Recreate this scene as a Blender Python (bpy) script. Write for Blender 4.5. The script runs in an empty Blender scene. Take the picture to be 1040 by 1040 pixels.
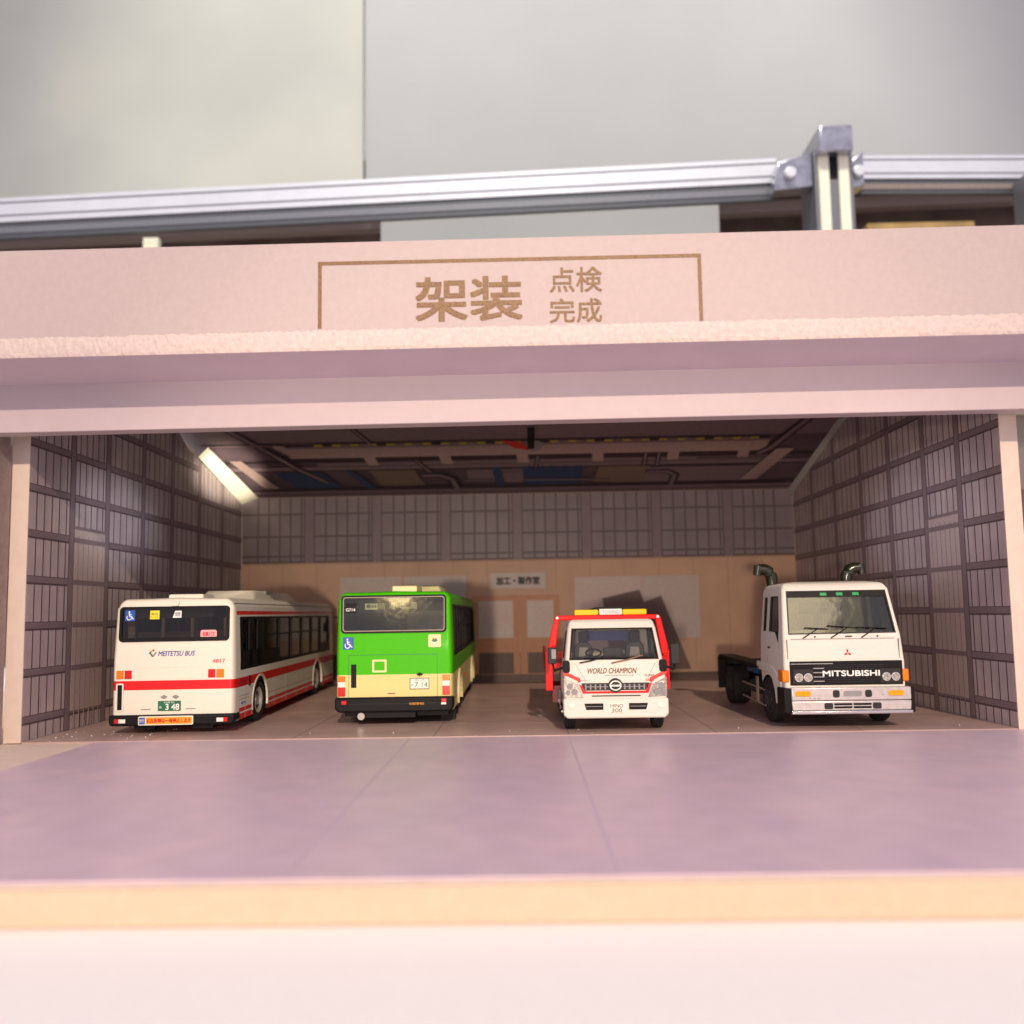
import bpy, bmesh, math, random
from mathutils import Vector, Matrix
random.seed(7)
PI = math.pi
SC = bpy.context.scene
COL = SC.collection

# ------------------------------------------------------------------ materials
MATS = {}
def nodes_of(name):
    m = bpy.data.materials.new(name); m.use_nodes = True
    nt = m.node_tree
    for n in list(nt.nodes): nt.nodes.remove(n)
    out = nt.nodes.new('ShaderNodeOutputMaterial')
    return m, nt, out
def nd(nt, typ, **kw):
    n = nt.nodes.new(typ)
    for k, v in kw.items(): setattr(n, k, v)
    return n
def mat(name, col, rough=.5, metal=0., var=.06, vscale=6., bump=0., bscale=60., coat=0., spec=.5, col2=None, c2scale=1.5, c2lo=.45, c2hi=.62, emit=None, bands=None, distort=0.):
    """Principled surface; slight tonal variation, optional second tone, optional painted bands in the object's own height"""
    m, nt, out = nodes_of(name)
    b = nd(nt, 'ShaderNodeBsdfPrincipled')
    b.inputs['Roughness'].default_value = rough
    b.inputs['Metallic'].default_value = metal
    b.inputs['Specular IOR Level'].default_value = spec
    b.inputs['Coat Weight'].default_value = coat
    b.inputs['Coat Roughness'].default_value = .08
    tc = nd(nt, 'ShaderNodeTexCoord')
    src = nd(nt, 'ShaderNodeRGB'); src.outputs[0].default_value = (*col, 1); last = src.outputs[0]
    if bands:
        sp = nd(nt, 'ShaderNodeSeparateXYZ'); nt.links.new(tc.outputs['Object'], sp.inputs[0])
        for lo, hi, c, ymin in bands:
            a = nd(nt, 'ShaderNodeMath', operation='GREATER_THAN'); a.inputs[1].default_value = lo
            d = nd(nt, 'ShaderNodeMath', operation='LESS_THAN'); d.inputs[1].default_value = hi
            mu = nd(nt, 'ShaderNodeMath', operation='MULTIPLY')
            nt.links.new(sp.outputs[2], a.inputs[0]); nt.links.new(sp.outputs[2], d.inputs[0])
            nt.links.new(a.outputs[0], mu.inputs[0]); nt.links.new(d.outputs[0], mu.inputs[1])
            yy = nd(nt, 'ShaderNodeMath', operation='GREATER_THAN'); yy.inputs[1].default_value = ymin
            m2 = nd(nt, 'ShaderNodeMath', operation='MULTIPLY'); nt.links.new(sp.outputs[1], yy.inputs[0]); nt.links.new(mu.outputs[0], m2.inputs[0]); nt.links.new(yy.outputs[0], m2.inputs[1]); mu = m2
            mx = nd(nt, 'ShaderNodeMix', data_type='RGBA'); mx.inputs['B'].default_value = (*c, 1)
            nt.links.new(mu.outputs[0], mx.inputs['Factor']); nt.links.new(last, mx.inputs['A'])
            last = mx.outputs['Result']
    if col2:
        n = nd(nt, 'ShaderNodeTexNoise'); n.inputs['Scale'].default_value = c2scale; n.inputs['Detail'].default_value = 6
        n.inputs['Distortion'].default_value = distort
        r = nd(nt, 'ShaderNodeMapRange'); r.inputs['From Min'].default_value = c2lo; r.inputs['From Max'].default_value = c2hi
        mx = nd(nt, 'ShaderNodeMix', data_type='RGBA'); mx.inputs['B'].default_value = (*col2, 1)
        nt.links.new(tc.outputs['Object'], n.inputs['Vector']); nt.links.new(n.outputs['Fac'], r.inputs['Value'])
        nt.links.new(r.outputs['Result'], mx.inputs['Factor']); nt.links.new(last, mx.inputs['A'])
        last = mx.outputs['Result']
    if var:
        n = nd(nt, 'ShaderNodeTexNoise'); n.inputs['Scale'].default_value = vscale; n.inputs['Detail'].default_value = 5
        r = nd(nt, 'ShaderNodeMapRange'); r.inputs['From Min'].default_value = .3; r.inputs['From Max'].default_value = .7
        r.inputs['To Min'].default_value = 1 - var; r.inputs['To Max'].default_value = 1 + var
        h = nd(nt, 'ShaderNodeHueSaturation')
        nt.links.new(tc.outputs['Object'], n.inputs['Vector']); nt.links.new(n.outputs['Fac'], r.inputs['Value'])
        nt.links.new(r.outputs['Result'], h.inputs['Value']); nt.links.new(last, h.inputs['Color']); last = h.outputs['Color']
    nt.links.new(last, b.inputs['Base Color'])
    if bump:
        n = nd(nt, 'ShaderNodeTexNoise'); n.inputs['Scale'].default_value = bscale; n.inputs['Detail'].default_value = 4
        bp = nd(nt, 'ShaderNodeBump'); bp.inputs['Strength'].default_value = bump; bp.inputs['Distance'].default_value = .02
        nt.links.new(tc.outputs['Object'], n.inputs['Vector']); nt.links.new(n.outputs['Fac'], bp.inputs['Height'])
        nt.links.new(bp.outputs[0], b.inputs['Normal'])
    if emit:
        b.inputs['Emission Color'].default_value = (*col, 1); b.inputs['Emission Strength'].default_value = emit
    nt.links.new(b.outputs[0], out.inputs['Surface'])
    MATS[name] = m
    return m
def glass(name, tint=(.8, .8, .8), rough=.03, base=.08):
    m, nt, out = nodes_of(name)
    t = nd(nt, 'ShaderNodeBsdfTransparent'); t.inputs[0].default_value = (*tint, 1)
    g = nd(nt, 'ShaderNodeBsdfGlossy'); g.inputs['Roughness'].default_value = rough
    f = nd(nt, 'ShaderNodeFresnel'); f.inputs[0].default_value = 1.5
    a = nd(nt, 'ShaderNodeMath', operation='ADD'); a.inputs[1].default_value = base
    mx = nd(nt, 'ShaderNodeMixShader')
    tc = nd(nt, 'ShaderNodeTexCoord'); n = nd(nt, 'ShaderNodeTexNoise'); n.inputs['Scale'].default_value = 1.6; n.inputs['Detail'].default_value = 2
    bp = nd(nt, 'ShaderNodeBump'); bp.inputs['Strength'].default_value = .10; bp.inputs['Distance'].default_value = .05
    nt.links.new(tc.outputs['Object'], n.inputs['Vector']); nt.links.new(n.outputs['Fac'], bp.inputs['Height']); nt.links.new(bp.outputs[0], g.inputs['Normal'])
    nt.links.new(f.outputs[0], a.inputs[0]); nt.links.new(a.outputs[0], mx.inputs[0])
    nt.links.new(t.outputs[0], mx.inputs[1]); nt.links.new(g.outputs[0], mx.inputs[2]); nt.links.new(mx.outputs[0], out.inputs['Surface'])
    MATS[name] = m
    return m

RED = (.68, .006, .010)
CREAM = (.76, .72, .61)
mat('bus_white', CREAM, .4, var=.02, coat=.12, spec=.35, bands=[(1.54, 1.86, RED, -9), (4.08, 4.22, RED, .3), (.36, .60, RED, .5), (.66, .80, RED, .5)])
mat('bus_green', (.76, .65, .27), .42, var=.02, coat=.02, spec=.15, bands=[(1.84, 9, (.065, .50, .002), -9)])
mat('cream', CREAM, .32, var=.02, coat=.4)
mat('lemon_cream', (.76, .68, .36), .4, var=.02)
mat('truck_white', (.70, .67, .60), .55, var=.03, coat=.0, spec=.2)
mat('red', (.74, .006, .008), .4, var=.03, spec=.25)
mat('dark_red', (.25, .01, .02), .4)
mat('lamp_red', (.60, .012, .012), .3, coat=.1, spec=.3)
mat('lamp_orange', (.72, .20, .008), .3, coat=.1, spec=.3)
mat('lamp_yellow', (.90, .55, .01), .3, coat=.1, spec=.3)
mat('lamp_white', (.8, .78, .72), .3, coat=.1, spec=.3)
mat('lamp_green', (.015, .30, .08), .3, coat=.1, spec=.3)
mat('black', (.008, .007, .008), .5, var=.1, spec=.18)
mat('rubber', (.009, .008, .008), .8, var=.2, vscale=12, bump=.2)
mat('grey', (.25, .24, .25), .5)
mat('dark_grey', (.028, .026, .026), .5, spec=.25)
mat('interior', (.45, .40, .34), .7)
mat('interior_pale', (.62, .56, .50), .7)
mat('seat_blue', (.03, .06, .16), .7)
mat('seat_dark', (.03, .03, .033), .6)
mat('chrome', (.78, .77, .76), .14, metal=1., var=.04)
mat('satin', (.62, .60, .58), .3, metal=.85, var=.05, vscale=3)
mat('bumper_silver', (.66, .61, .58), .3, metal=.6, var=.09, vscale=5)
mat('lens', (.38, .35, .31), .22, metal=.3, var=.5, vscale=14, coat=.8)
mat('plate_green', (.01, .14, .06), .4)
mat('plate_white', (.78, .77, .68), .4)
mat('blue', (.01, .09, .42), .4)
mat('ink_blue', (.05, .08, .35), .5)
mat('ink_brown', (.24, .12, .07), .5)
mat('ink_truck', (.20, .10, .06), .6, spec=.2)
mat('sign_paper', (.72, .63, .56), .5)
mat('display_grey', (.16, .17, .165), .5)
mat('seat_back', (.22, .17, .14), .8)
mat('lintel_lilac', (.51, .42, .44), .5, var=.02, vscale=2, bump=.15, bscale=30)
mat('dash_yellow', (.48, .38, .05), .5)
mat('amber', (.72, .33, .008), .3, spec=.3)
mat('bracket_metal', (.42, .43, .47), .28, metal=.9, var=.25, vscale=1.2)
mat('ink_black', (.02, .02, .02), .5)
mat('white', (.82, .82, .80), .4, var=.01)
mat('yellow', (.85, .70, .03), .4)
mat('pink', (.85, .36, .38), .4)
mat('orange', (.9, .36, .02), .4)
mat('tank_blue', (.01, .06, .16), .3)
mat('olive', (.016, .018, .008), .25, coat=.3)
glass('glass_clear', (.92, .91, .88), .02, .0)
glass('glass_dark', (.52, .48, .44), .04, .0)
glass('glass_glossy', (.76, .78, .68), .09, .02)
# building / print materials
mat('paper_cream', (.68, .56, .48), .75, var=.05, vscale=2, bump=.35, bscale=24)
mat('fascia_pink', (.485, .395, .385), .72, var=.035, vscale=5, bump=.45, bscale=34)
mat('soffit_pink', (.60, .50, .57), .75, var=.03, vscale=.8, bump=.1)
mat('cut_foam', (.60, .49, .455), .8, var=.10, vscale=7, bump=.6, bscale=9)
mat('board_edge', (.50, .385, .285), .7, var=.04)
mat('trim', (.36, .29, .23), .5, spec=.3)
mat('gold_ink', (.20, .115, .055), .55, metal=.1, var=.45, vscale=30)
mat('apron_print', (.56, .44, .53), .42, var=.05, vscale=1.3, col2=(.62, .48, .545), c2scale=.30, c2lo=.36, c2hi=.66, distort=1.2, bump=.06, bscale=30)
mat('floor_print', (.44, .31, .285), .38, var=.10, vscale=.8, col2=(.50, .355, .32), c2scale=.35, bump=.06, bscale=30)
mat('joint_ink', (.53, .42, .505), .6)
mat('floor_joint', (.29, .205, .19), .6)
mat('print_panel', (.50, .42, .43), .42, var=.10, vscale=.9, col2=(.55, .46, .46), c2scale=.5)
mat('print_beam', (.25, .19, .205), .42, var=.08, vscale=2)
mat('print_line', (.12, .08, .09), .5)
mat('print_dark', (.05, .03, .035), .5)
mat('print_door', (.52, .42, .40), .42, var=.05)
mat('print_tan', (.72, .46, .30), .5, var=.07, vscale=.6)
mat('print_tan_dark', (.55, .34, .22), .5, var=.05)
mat('print_orange', (.68, .33, .17), .5, var=.05)
mat('print_pane', (.68, .58, .50), .4, var=.05)
mat('print_poster', (.75, .60, .53), .45, var=.05)
mat('print_base_shadow', (.20, .125, .105), .5, var=.04)  # serves the dark base strip and the painted truck shadow
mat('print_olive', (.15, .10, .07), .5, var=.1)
mat('print_window', (.27, .22, .23), .4, var=.10, vscale=.7)
mat('print_mullion', (.145, .105, .115), .5)
mat('ceil_dark', (.105, .072, .086), .45, var=.14, vscale=.7)
mat('ceil_mid', (.20, .145, .16), .45, var=.1)
mat('ceil_line', (.03, .015, .02), .5)
mat('ceil_girder', (.40, .29, .27), .45, var=.1)
mat('ceil_blue', (.02, .05, .13), .45)
mat('ceil_tan', (.19, .14, .10), .5)
mat('strip_cream', (.88, .82, .68), .6, var=.02)
mat('wing_brown', (.33, .25, .235), .8, var=.1, vscale=3, bump=.9, bscale=9)
mat('table_white', (.86, .85, .84), .5, var=.01)
mat('alu', (.74, .75, .76), .4, metal=.45, var=.05, vscale=.5)
mat('alu_dark', (.10, .105, .11), .45, metal=.4)
mat('alu_mid', (.22, .225, .235), .4, metal=.5)
mat('case_beige', (.44, .455, .40), .85, spec=.1, var=.05, vscale=.06, col2=(.50, .50, .43), c2scale=.05)
mat('case_grey', (.42, .425, .41), .85, spec=.1, var=.04, vscale=.08)
mat('case_brown', (.15, .10, .075), .4, var=.3, vscale=.25)
mat('case_ochre', (.42, .27, .09), .5, var=.3, vscale=.4)
mat('case_taupe', (.25, .20, .165), .4, var=.08)
mat('wall_white', (.86, .86, .86), .8, var=.01)
mat('strip_pale', (.85, .83, .62), .4, var=.02)

# ------------------------------------------------------------------ mesh builder
class MB:
    def __init__(s): s.v = []; s.f = []; s.mi = []; s.m = []
    def _m(s, m):
        if m not in s.m: s.m.append(m)
        return s.m.index(m)
    def add(s, vs, fs, m):
        o = len(s.v); s.v += [tuple(v) for v in vs]; k = s._m(m)
        for f in fs: s.f.append([i + o for i in f]); s.mi.append(k)
        return s
    def box(s, x0, x1, y0, y1, z0, z1, m='grey'):
        vs = [(x, y, z) for z in (z0, z1) for y in (y0, y1) for x in (x0, x1)]
        return s.add(vs, [(0, 2, 3, 1), (4, 5, 7, 6), (0, 1, 5, 4), (2, 6, 7, 3), (0, 4, 6, 2), (1, 3, 7, 5)], m)
    def prism(s, poly, a, b, m, axis='y'):
        """poly = 2-D outline; extruded from a to b along axis. y: (x,z)  x: (y,z)  z: (x,y)"""
        def P(u, v, w):
            return (u, w, v) if axis == 'y' else ((w, u, v) if axis == 'x' else (u, v, w))
        n = len(poly)
        vs = [P(u, v, a) for u, v in poly] + [P(u, v, b) for u, v in poly]
        fs = [list(range(n)), list(range(2 * n - 1, n - 1, -1))] + [[i, i + n, (i + 1) % n + n, (i + 1) % n] for i in range(n)]
        return s.add(vs, fs, m)
    def cyl(s, c, r, a, b, m, axis='y', n=20, r2=None):
        r2 = r if r2 is None else r2
        vs = []
        for w, rr in ((a, r), (b, r2)):
            for i in range(n):
                t = 2 * PI * i / n; u, v = c[0] + rr * math.cos(t), c[1] + rr * math.sin(t)
                vs.append((u, w, v) if axis == 'y' else ((w, u, v) if axis == 'x' else (u, v, w)))
        return s.add(vs, [list(range(n)), list(range(2 * n - 1, n - 1, -1))] + [[i, i + n, (i + 1) % n + n, (i + 1) % n] for i in range(n)], m)
    def tube(s, pts, r, m, n=10):
        pts = [Vector(p) for p in pts]; rr = r if isinstance(r, (list, tuple)) else [r] * len(pts)
        vs = []
        for i, p in enumerate(pts):
            d = (pts[min(i + 1, len(pts) - 1)] - pts[max(i - 1, 0)]).normalized()
            a = Vector((0, 0, 1)) if abs(d.z) < .9 else Vector((0, 1, 0))
            u = d.cross(a).normalized(); w = d.cross(u)
            for k in range(n):
                t = 2 * PI * k / n; vs.append(p + (u * math.cos(t) + w * math.sin(t)) * rr[i])
        fs = []
        for i in range(len(pts) - 1):
            for k in range(n): fs.append([i * n + k, i * n + (k + 1) % n, (i + 1) * n + (k + 1) % n, (i + 1) * n + k])
        fs += [list(range(n))[::-1], [(len(pts) - 1) * n + k for k in range(n)]]
        return s.add(vs, fs, m)
    def lathe_x(s, prof, cy, cz, m, n=32):
        vs = []; k = len(prof)
        for i in range(n):
            t = 2 * PI * i / n
            for x, r in prof: vs.append((x, cy + r * math.cos(t), cz + r * math.sin(t)))
        fs = [[i * k + j, i * k + j + 1, ((i + 1) % n) * k + j + 1, ((i + 1) % n) * k + j] for i in range(n) for j in range(k - 1)]
        return s.add(vs, fs, m)
    def mesh(s, name):
        me = bpy.data.meshes.new(name); me.from_pydata(s.v, [], s.f)
        for m in s.m: me.materials.append(MATS[m])
        for p, i in zip(me.polygons, s.mi): p.material_index = i
        bm = bmesh.new(); bm.from_mesh(me); bmesh.ops.recalc_face_normals(bm, faces=bm.faces); bm.to_mesh(me); bm.free()
        me.update(); return me
    def build(s, name, parent=None, bevel=0, smooth=False, seg=2):
        o = bpy.data.objects.new(name, s.mesh(name)); COL.objects.link(o)
        if parent: o.parent = parent
        if bevel:
            b = o.modifiers.new('bevel', 'BEVEL'); b.width = bevel; b.segments = seg; b.limit_method = 'ANGLE'; b.angle_limit = math.radians(35)
        if smooth or bevel: shade(o)
        return o
def shade(o, ang=40):
    me = o.data
    for p in me.polygons: p.use_smooth = True
    try: me.set_sharp_from_angle(angle=math.radians(ang))
    except Exception: pass
def empty(name, label, cat, loc=(0, 0, 0), rz=0, group=None):
    o = bpy.data.objects.new(name, None); COL.objects.link(o); o.location = loc; o.rotation_euler = (0, 0, rz)
    o.empty_display_size = .3
    return tag(o, label, cat, group)
def tag(o, label, cat, group=None):
    o['label'] = label; o['category'] = cat
    if group: o['group'] = group
    return o
def struct(o, label=None):
    o['kind'] = 'structure'
    if label: o['label'] = label
    return o
def cut(target, cutters):
    """real openings: boolean difference, evaluated to plain mesh"""
    objs = []
    for c in cutters:
        co = bpy.data.objects.new('cutter', c.mesh('cutter')); COL.objects.link(co); co.parent = target.parent; objs.append(co)
        m = target.modifiers.new('cut', 'BOOLEAN'); m.operation = 'DIFFERENCE'; m.object = co; m.solver = 'EXACT'
        m.material_mode = 'TRANSFER'
    bpy.context.view_layer.update()
    dg = bpy.context.evaluated_depsgraph_get()
    me = bpy.data.meshes.new_from_object(target.evaluated_get(dg))
    target.modifiers.clear(); old = target.data; target.data = me
    for co in objs:
        d = co.data; bpy.data.objects.remove(co); bpy.data.meshes.remove(d)
    shade(target, 38)
    wn = target.modifiers.new('weighted', 'WEIGHTED_NORMAL'); wn.keep_sharp = True; wn.weight = 90
def text(body, cx, cz, w, h, y, m, parent, name='lettering', plane='F', bold=0., depth=.006, slant=0.):
    """lettering as thin solid shapes fitted to w x h. plane F faces -y, plane R faces +x; y may be a function of height"""
    c = bpy.data.curves.new('t', 'FONT'); c.body = body; c.resolution_u = 3; c.extrude = 0; c.shear = slant
    o = bpy.data.objects.new('t', c); COL.objects.link(o); bpy.context.view_layer.update()
    me = bpy.data.meshes.new_from_object(o.evaluated_get(bpy.context.evaluated_depsgraph_get()))
    bpy.data.objects.remove(o)
    xs = [v.co.x for v in me.vertices]; ys = [v.co.y for v in me.vertices]
    x0, x1, y0, y1 = min(xs), max(xs), min(ys), max(ys)
    sx, sy = w / (x1 - x0), h / (y1 - y0)
    k_ = bold * h * .9
    offs = [(0, 0)] if not bold else [(-k_, -k_), (k_, -k_), (-k_, k_), (k_, k_), (0, 0)]
    base = [tuple(v.co) for v in me.vertices]; polys = [tuple(p.vertices) for p in me.polygons]
    V, Fc = [], []
    for q_, (ox, oz) in enumerate(offs):     # heavier strokes: shifted layers, each a hair deeper than the last
        o_ = len(V); V += [(bx + ox / sx, by + oz / sy, q_) for bx, by, _ in base]; Fc += [[i + o_ for i in p] for p in polys]
    me = bpy.data.meshes.new(name); me.from_pydata(V, [], Fc)
    bm = bmesh.new(); bm.from_mesh(me)
    r = bmesh.ops.extrude_face_region(bm, geom=bm.faces[:])
    ev = {v for v in r['geom'] if isinstance(v, bmesh.types.BMVert)}
    for v in bm.verts:
        u = cx + (v.co.x - (x0 + x1) / 2) * sx; z = cz + (v.co.y - (y0 + y1) / 2) * sy
        yy = y(z) if callable(y) else y
        d = (depth + v.co.z * .0012) if v in ev else 0
        v.co = (u, yy - d, z) if plane == 'F' else (yy + d, u, z)
    bmesh.ops.recalc_face_normals(bm, faces=bm.faces)
    bm.to_mesh(me); bm.free()
    me.materials.clear(); me.materials.append(MATS[m]); me.name = name
    o = bpy.data.objects.new(name, me); COL.objects.link(o); o.parent = parent
    return o

def rrect(x0, x1, z0, z1, r, n=4):
    p = []
    for cx, cz, a in ((x1 - r, z1 - r, 0), (x0 + r, z1 - r, 90), (x0 + r, z0 + r, 180), (x1 - r, z0 + r, 270)):
        for i in range(n + 1):
            t = math.radians(a + 90 * i / n); p.append((cx + r * math.cos(t), cz + r * math.sin(t)))
    return p
def frame_y(mb, o, i, y0, y1, m):
    """frame between outer and inner outline (same point count), thickness y0..y1"""
    n = len(o); vs = [(a, y0, b) for a, b in o] + [(a, y0, b) for a, b in i] + [(a, y1, b) for a, b in o] + [(a, y1, b) for a, b in i]
    fs = []
    for k in range(n):
        j = (k + 1) % n
        fs += [[k, j, n + j, n + k], [2 * n + k, 3 * n + k, 3 * n + j, 2 * n + j], [k, 2 * n + k, 2 * n + j, j], [n + k, n + j, 3 * n + j, 3 * n + k]]
    mb.add(vs, fs, m)

# ------------------------------------------------------------------ camera (fitted to the photograph's vanishing points)
cam = bpy.data.cameras.new('camera'); co = bpy.data.objects.new('camera', cam); COL.objects.link(co); SC.camera = co
yaw, pitch, roll = -.0134, .0805, -.0162
f = Vector((math.sin(yaw) * math.cos(pitch), math.cos(yaw) * math.cos(pitch), math.sin(pitch)))
r0 = Vector((math.cos(yaw), -math.sin(yaw), 0)); u0 = r0.cross(f)
rr = r0 * math.cos(roll) + u0 * math.sin(roll); uu = -r0 * math.sin(roll) + u0 * math.cos(roll)
M = Matrix((rr, uu, -f)).transposed().to_4x4(); M.translation = Vector((0, 0, 4))
co.matrix_world = M
cam.sensor_width = 36; cam.lens = 800 / 1040 * 36; cam.shift_y = 37.7 / 1040
cam.clip_start = .5; cam.clip_end = 2000
cam.dof.use_dof = True; cam.dof.focus_distance = 27.2; cam.dof.aperture_fstop = .125

# ------------------------------------------------------------------ setting
XL, XR, YF, YB = -16.50, 15.84, 25.94, 45.95
def zc(y):   # underside of the leaning ceiling sheet
    return 11.02 + (YB - y) * .275 if y > 37 else 11.02 + (YB - 37) * .275 + (37 - y) * .13
struct(MB().box(-90, 90, -40, 96, -1.4, -.62, 'table_white').build('tabletop'), 'white table top under the diorama')
struct(MB().box(-200, 200, 98, 99, -60, 200, 'wall_white').build('wall'), 'white room wall far behind the display case')
tag(MB().box(-30, 30, 12.2, 47, -.62, -.03, 'paper_cream').box(-30, 30, 12.1, 12.2, -.62, -.035, 'board_edge').build('base_board', bevel=.05), 'cream foam base board under the whole diorama', 'base board')
ap = MB(); ap.box(-14.05, 24, 12.35, YF - .01, -.03, 0, 'apron_print')
for x, dx in ((-3.75, .035), (1.38, .035)): ap.box(x - dx, x + dx, 12.4, YF - .05, -.01, .004, 'joint_ink')
struct(ap.build('pavement'), 'lavender printed concrete apron in front of the garage')
fl = MB(); fl.box(XL + .01, XR - .01, YF, YB - .01, -.03, .03, 'floor_print')
for x in (-12.3, -7.6, -3.0, 1.4, 6.2, 10.9): fl.box(x - .025, x + .025, YF + .02, YB - .05, .02, .034, 'floor_joint')
for y in (28.9, 33.0, 37.2, 41.5): fl.box(XL + .05, XR - .05, y - .02, y + .02, .02, .033, 'floor_joint')
struct(fl.build('floor'), 'brown printed floor sheet inside the garage')
FZ = .03

def side_wall(x, s, name_label):
    """s = +1: inner face looks to +x (left wall), -1: inner face looks to -x (right wall)"""
    th = .60
    t = empty('side_wall', name_label, 'wall', (x, YF, 0))
    b = MB(); top = [(0, 0), (20.0, 0), (20.0, zc(YB) - .05), (37 - YF, zc(37) - .05), (0, 12.0)]
    if s > 0: top = [(0, 0), (20.0, 0), (20.0, 10.68), (24.0 - 11.5, zc(38.4) - .75), (37 - YF - .6, zc(37) - .05), (0, 12.0)]
    b.prism([(y, z) for y, z in top], -s * th, -s * .02, 'paper_cream', 'x'); b.build('foam_board', t)
    p = MB()
    def R(y0, y1, z0, z1, l, m): # layer l proud of the wall
        zt = lambda y: min([zz for zz in (topz(y),)])
        d = -.02 + .004 * l
        zz0, a, c = z0, min(z1, topz(y0)), min(z1, topz(y1))
        if a <= z0 + .01 or c <= z0 + .01: return
        p.add([(s * -.02, y0, z0), (s * -.02, y1, z0), (s * -.02, y1, c), (s * -.02, y0, a), (s * d, y0, z0), (s * d, y1, z0), (s * d, y1, c), (s * d, y0, a)],
              [(0, 1, 2, 3), (4, 7, 6, 5), (0, 4, 5, 1), (1, 5, 6, 2), (2, 6, 7, 3), (3, 7, 4, 0)], m)
    def topz(y):
        pts = top[2:][::-1]
        for (ya, za), (yb, zb) in zip(pts, pts[1:]):
            if ya <= y <= yb: return za + (zb - za) * (y - ya) / (yb - ya + 1e-9) - .01
        return 10
    ys = [0 + .04]
    y = .04
    R(.03, 37 - YF - .62, 0.03, 20, 1, 'print_panel'); R(37 - YF - .62, 24.0 - 11.5, .03, 20, 1, 'print_panel'); R(24 - 11.5, 19.98, .03, 20, 1, 'print_panel')
    cols = [2.58, 5.02, 7.95, 10.8, 13.9, 17.0]
    edges = [0.] + cols + [19.98]
    for i in range(len(edges) - 1):   # board joints
        a, b2 = edges[i] + .12, edges[i + 1] - .12; n = 5
        for k in range(n + (i > 0)):
            yy = a + (b2 - a) * (k + .75) / (n + .35)
            if yy < b2: R(yy - .028, yy + .028, .05, 20, 2, 'print_line')
            if k % 2: R(yy + .10, yy + .112, .05, 20, 2, 'print_beam')
    for k in range(9):
        zb = .62 + 1.555 * k
        for a, b2 in zip(edges, edges[1:]):
            R(a + .03, b2, zb, zb + .2, 3, 'print_beam'); R(a + .03, b2, zb - .07, zb - .005, 3, 'print_line')
            R(a + .03, b2, zb + .2, zb + .225, 3, 'print_line')
    for c in cols:
        R(c - .16, c + .12, .04, 20, 4, 'print_beam'); R(c - .20, c - .165, .04, 20, 4, 'print_line'); R(c + .125, c + .155, .04, 20, 4, 'print_line')
    p.build('printed_lining', t)
    d = MB(); a, b2 = 2.74, 4.84; h = 7.45
    p = d
    R(a, b2, 0.7, h, 5, 'print_door')
    for k in range(6): yy = a + (b2 - a) * (k + .8) / 6.4; R(yy - .015, yy + .015, .05, h - .35, 6, 'print_beam')
    for k in range(1, 5): zb = .62 + 1.555 * k; R(a, b2, zb, zb + .18, 7, 'print_beam') if k < 5 and zb < h - .4 else None
    R(a, b2, h - .12, h, 7, 'print_beam')
    d.build('printed_door', t)
    return t
side_wall(XL, 1, 'left garage side wall with brown printed board lining')
side_wall(XR, -1, 'right garage side wall with brown printed board lining')

# back wall with its printed picture
bw = empty('back_wall', 'printed back wall of the garage with high windows and tan lower part', 'wall', (0, YB, 0))
MB().box(XL, XR, 0, .5, 0, zc(YB) - .02, 'print_tan').build('foam_board', bw)
def L(mb, x0, x1, z0, z1, l, m): mb.box(x0, x1, -.006 * l, -.006 * (l - 1) + .001, z0, z1, m)
w = MB(); L(w, XL + .01, XR - .01, 7.1, 10.98, 1, 'print_window')
cols = [-12.48, -8.5, -4.45, -.24, 3.8, 7.9, 12.07]
ed = [XL] + cols + [XR]
for a, b in zip(ed, ed[1:]):
    for k in range(1, 6):
        if b - a > 3.9 or k < 5: x = a + .3 + (min(b - a, 4.2) - .55) * k / 5.4; L(w, x - .05, x + .05, 7.1, 10.97, 2, 'print_mullion')
for z in (7.15, 7.5, 8.66, 9.98): L(w, XL + .02, XR - .02, z - .055, z + .055, 3, 'print_mullion')
for x in cols: L(w, x - .3, x + .22, 7.1, 10.98, 4, 'print_beam'); L(w, x + .22, x + .28, 7.1, 10.98, 4, 'print_line'); L(w, x - .36, x - .3, 7.1, 10.98, 4, 'print_line')
w.build('printed_windows', bw)
b = MB(); L(b, XL + .01, XR - .01, 7.0, 7.09, 1, 'print_tan_dark')
for k in range(16): L(b, XL + 2.0 * k + .4, XL + 2.0 * k + .43, .7, 7.0, 1, 'print_tan_dark')
L(b, XL + .01, 6.9, .45, 1.72, 3, 'print_olive'); L(b, 6.91, XR - .01, .25, .45, 3, 'print_olive'); L(b, XL + .01, 6.9, .05, .445, 4, 'print_base_shadow'); L(b, 6.91, XR - .01, .05, .245, 4, 'print_base_shadow')
b.build('printed_wainscot', bw)
for x0, x1, z0, z1 in ((-10.7, -7.1, 2.6, 6.2), (-6.95, -3.35, 2.6, 6.2)):
    q = MB(); L(q, x0, x1, z0, z1, 3, 'print_poster'); L(q, x0 + .08, x1 - .08, z0 + .08, z1 - .08, 4, 'print_pane'); q.build('printed_poster', bw)
for x0, x1 in ((-3.05, -.25), (-.22, 2.1)):
    q = MB(); L(q, x0, x1, .46, 5.0, 5, 'print_orange'); 
    L(q, x0 + .42, x1 - .36, .5, 1.7, 6, 'print_olive'); q2 = q.build('printed_door', bw)
    r = MB(); L(r, x0 + .42, x1 - .36, 2.55, 4.7, 7, 'print_pane'); L(r, x0 + .95, x1 - .5, 3.4, 4.65, 8, 'print_poster'); r.build('pane', q2)
q = MB(); L(q, -3.3, 2.4, 5.02, 5.25, 6, 'print_tan'); q.build('door_lintel', bw)
s = MB(); L(s, -1.9, 1.3, 5.4, 6.32, 6, 'sign_paper'); sg = s.build('room_sign', bw)
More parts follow.
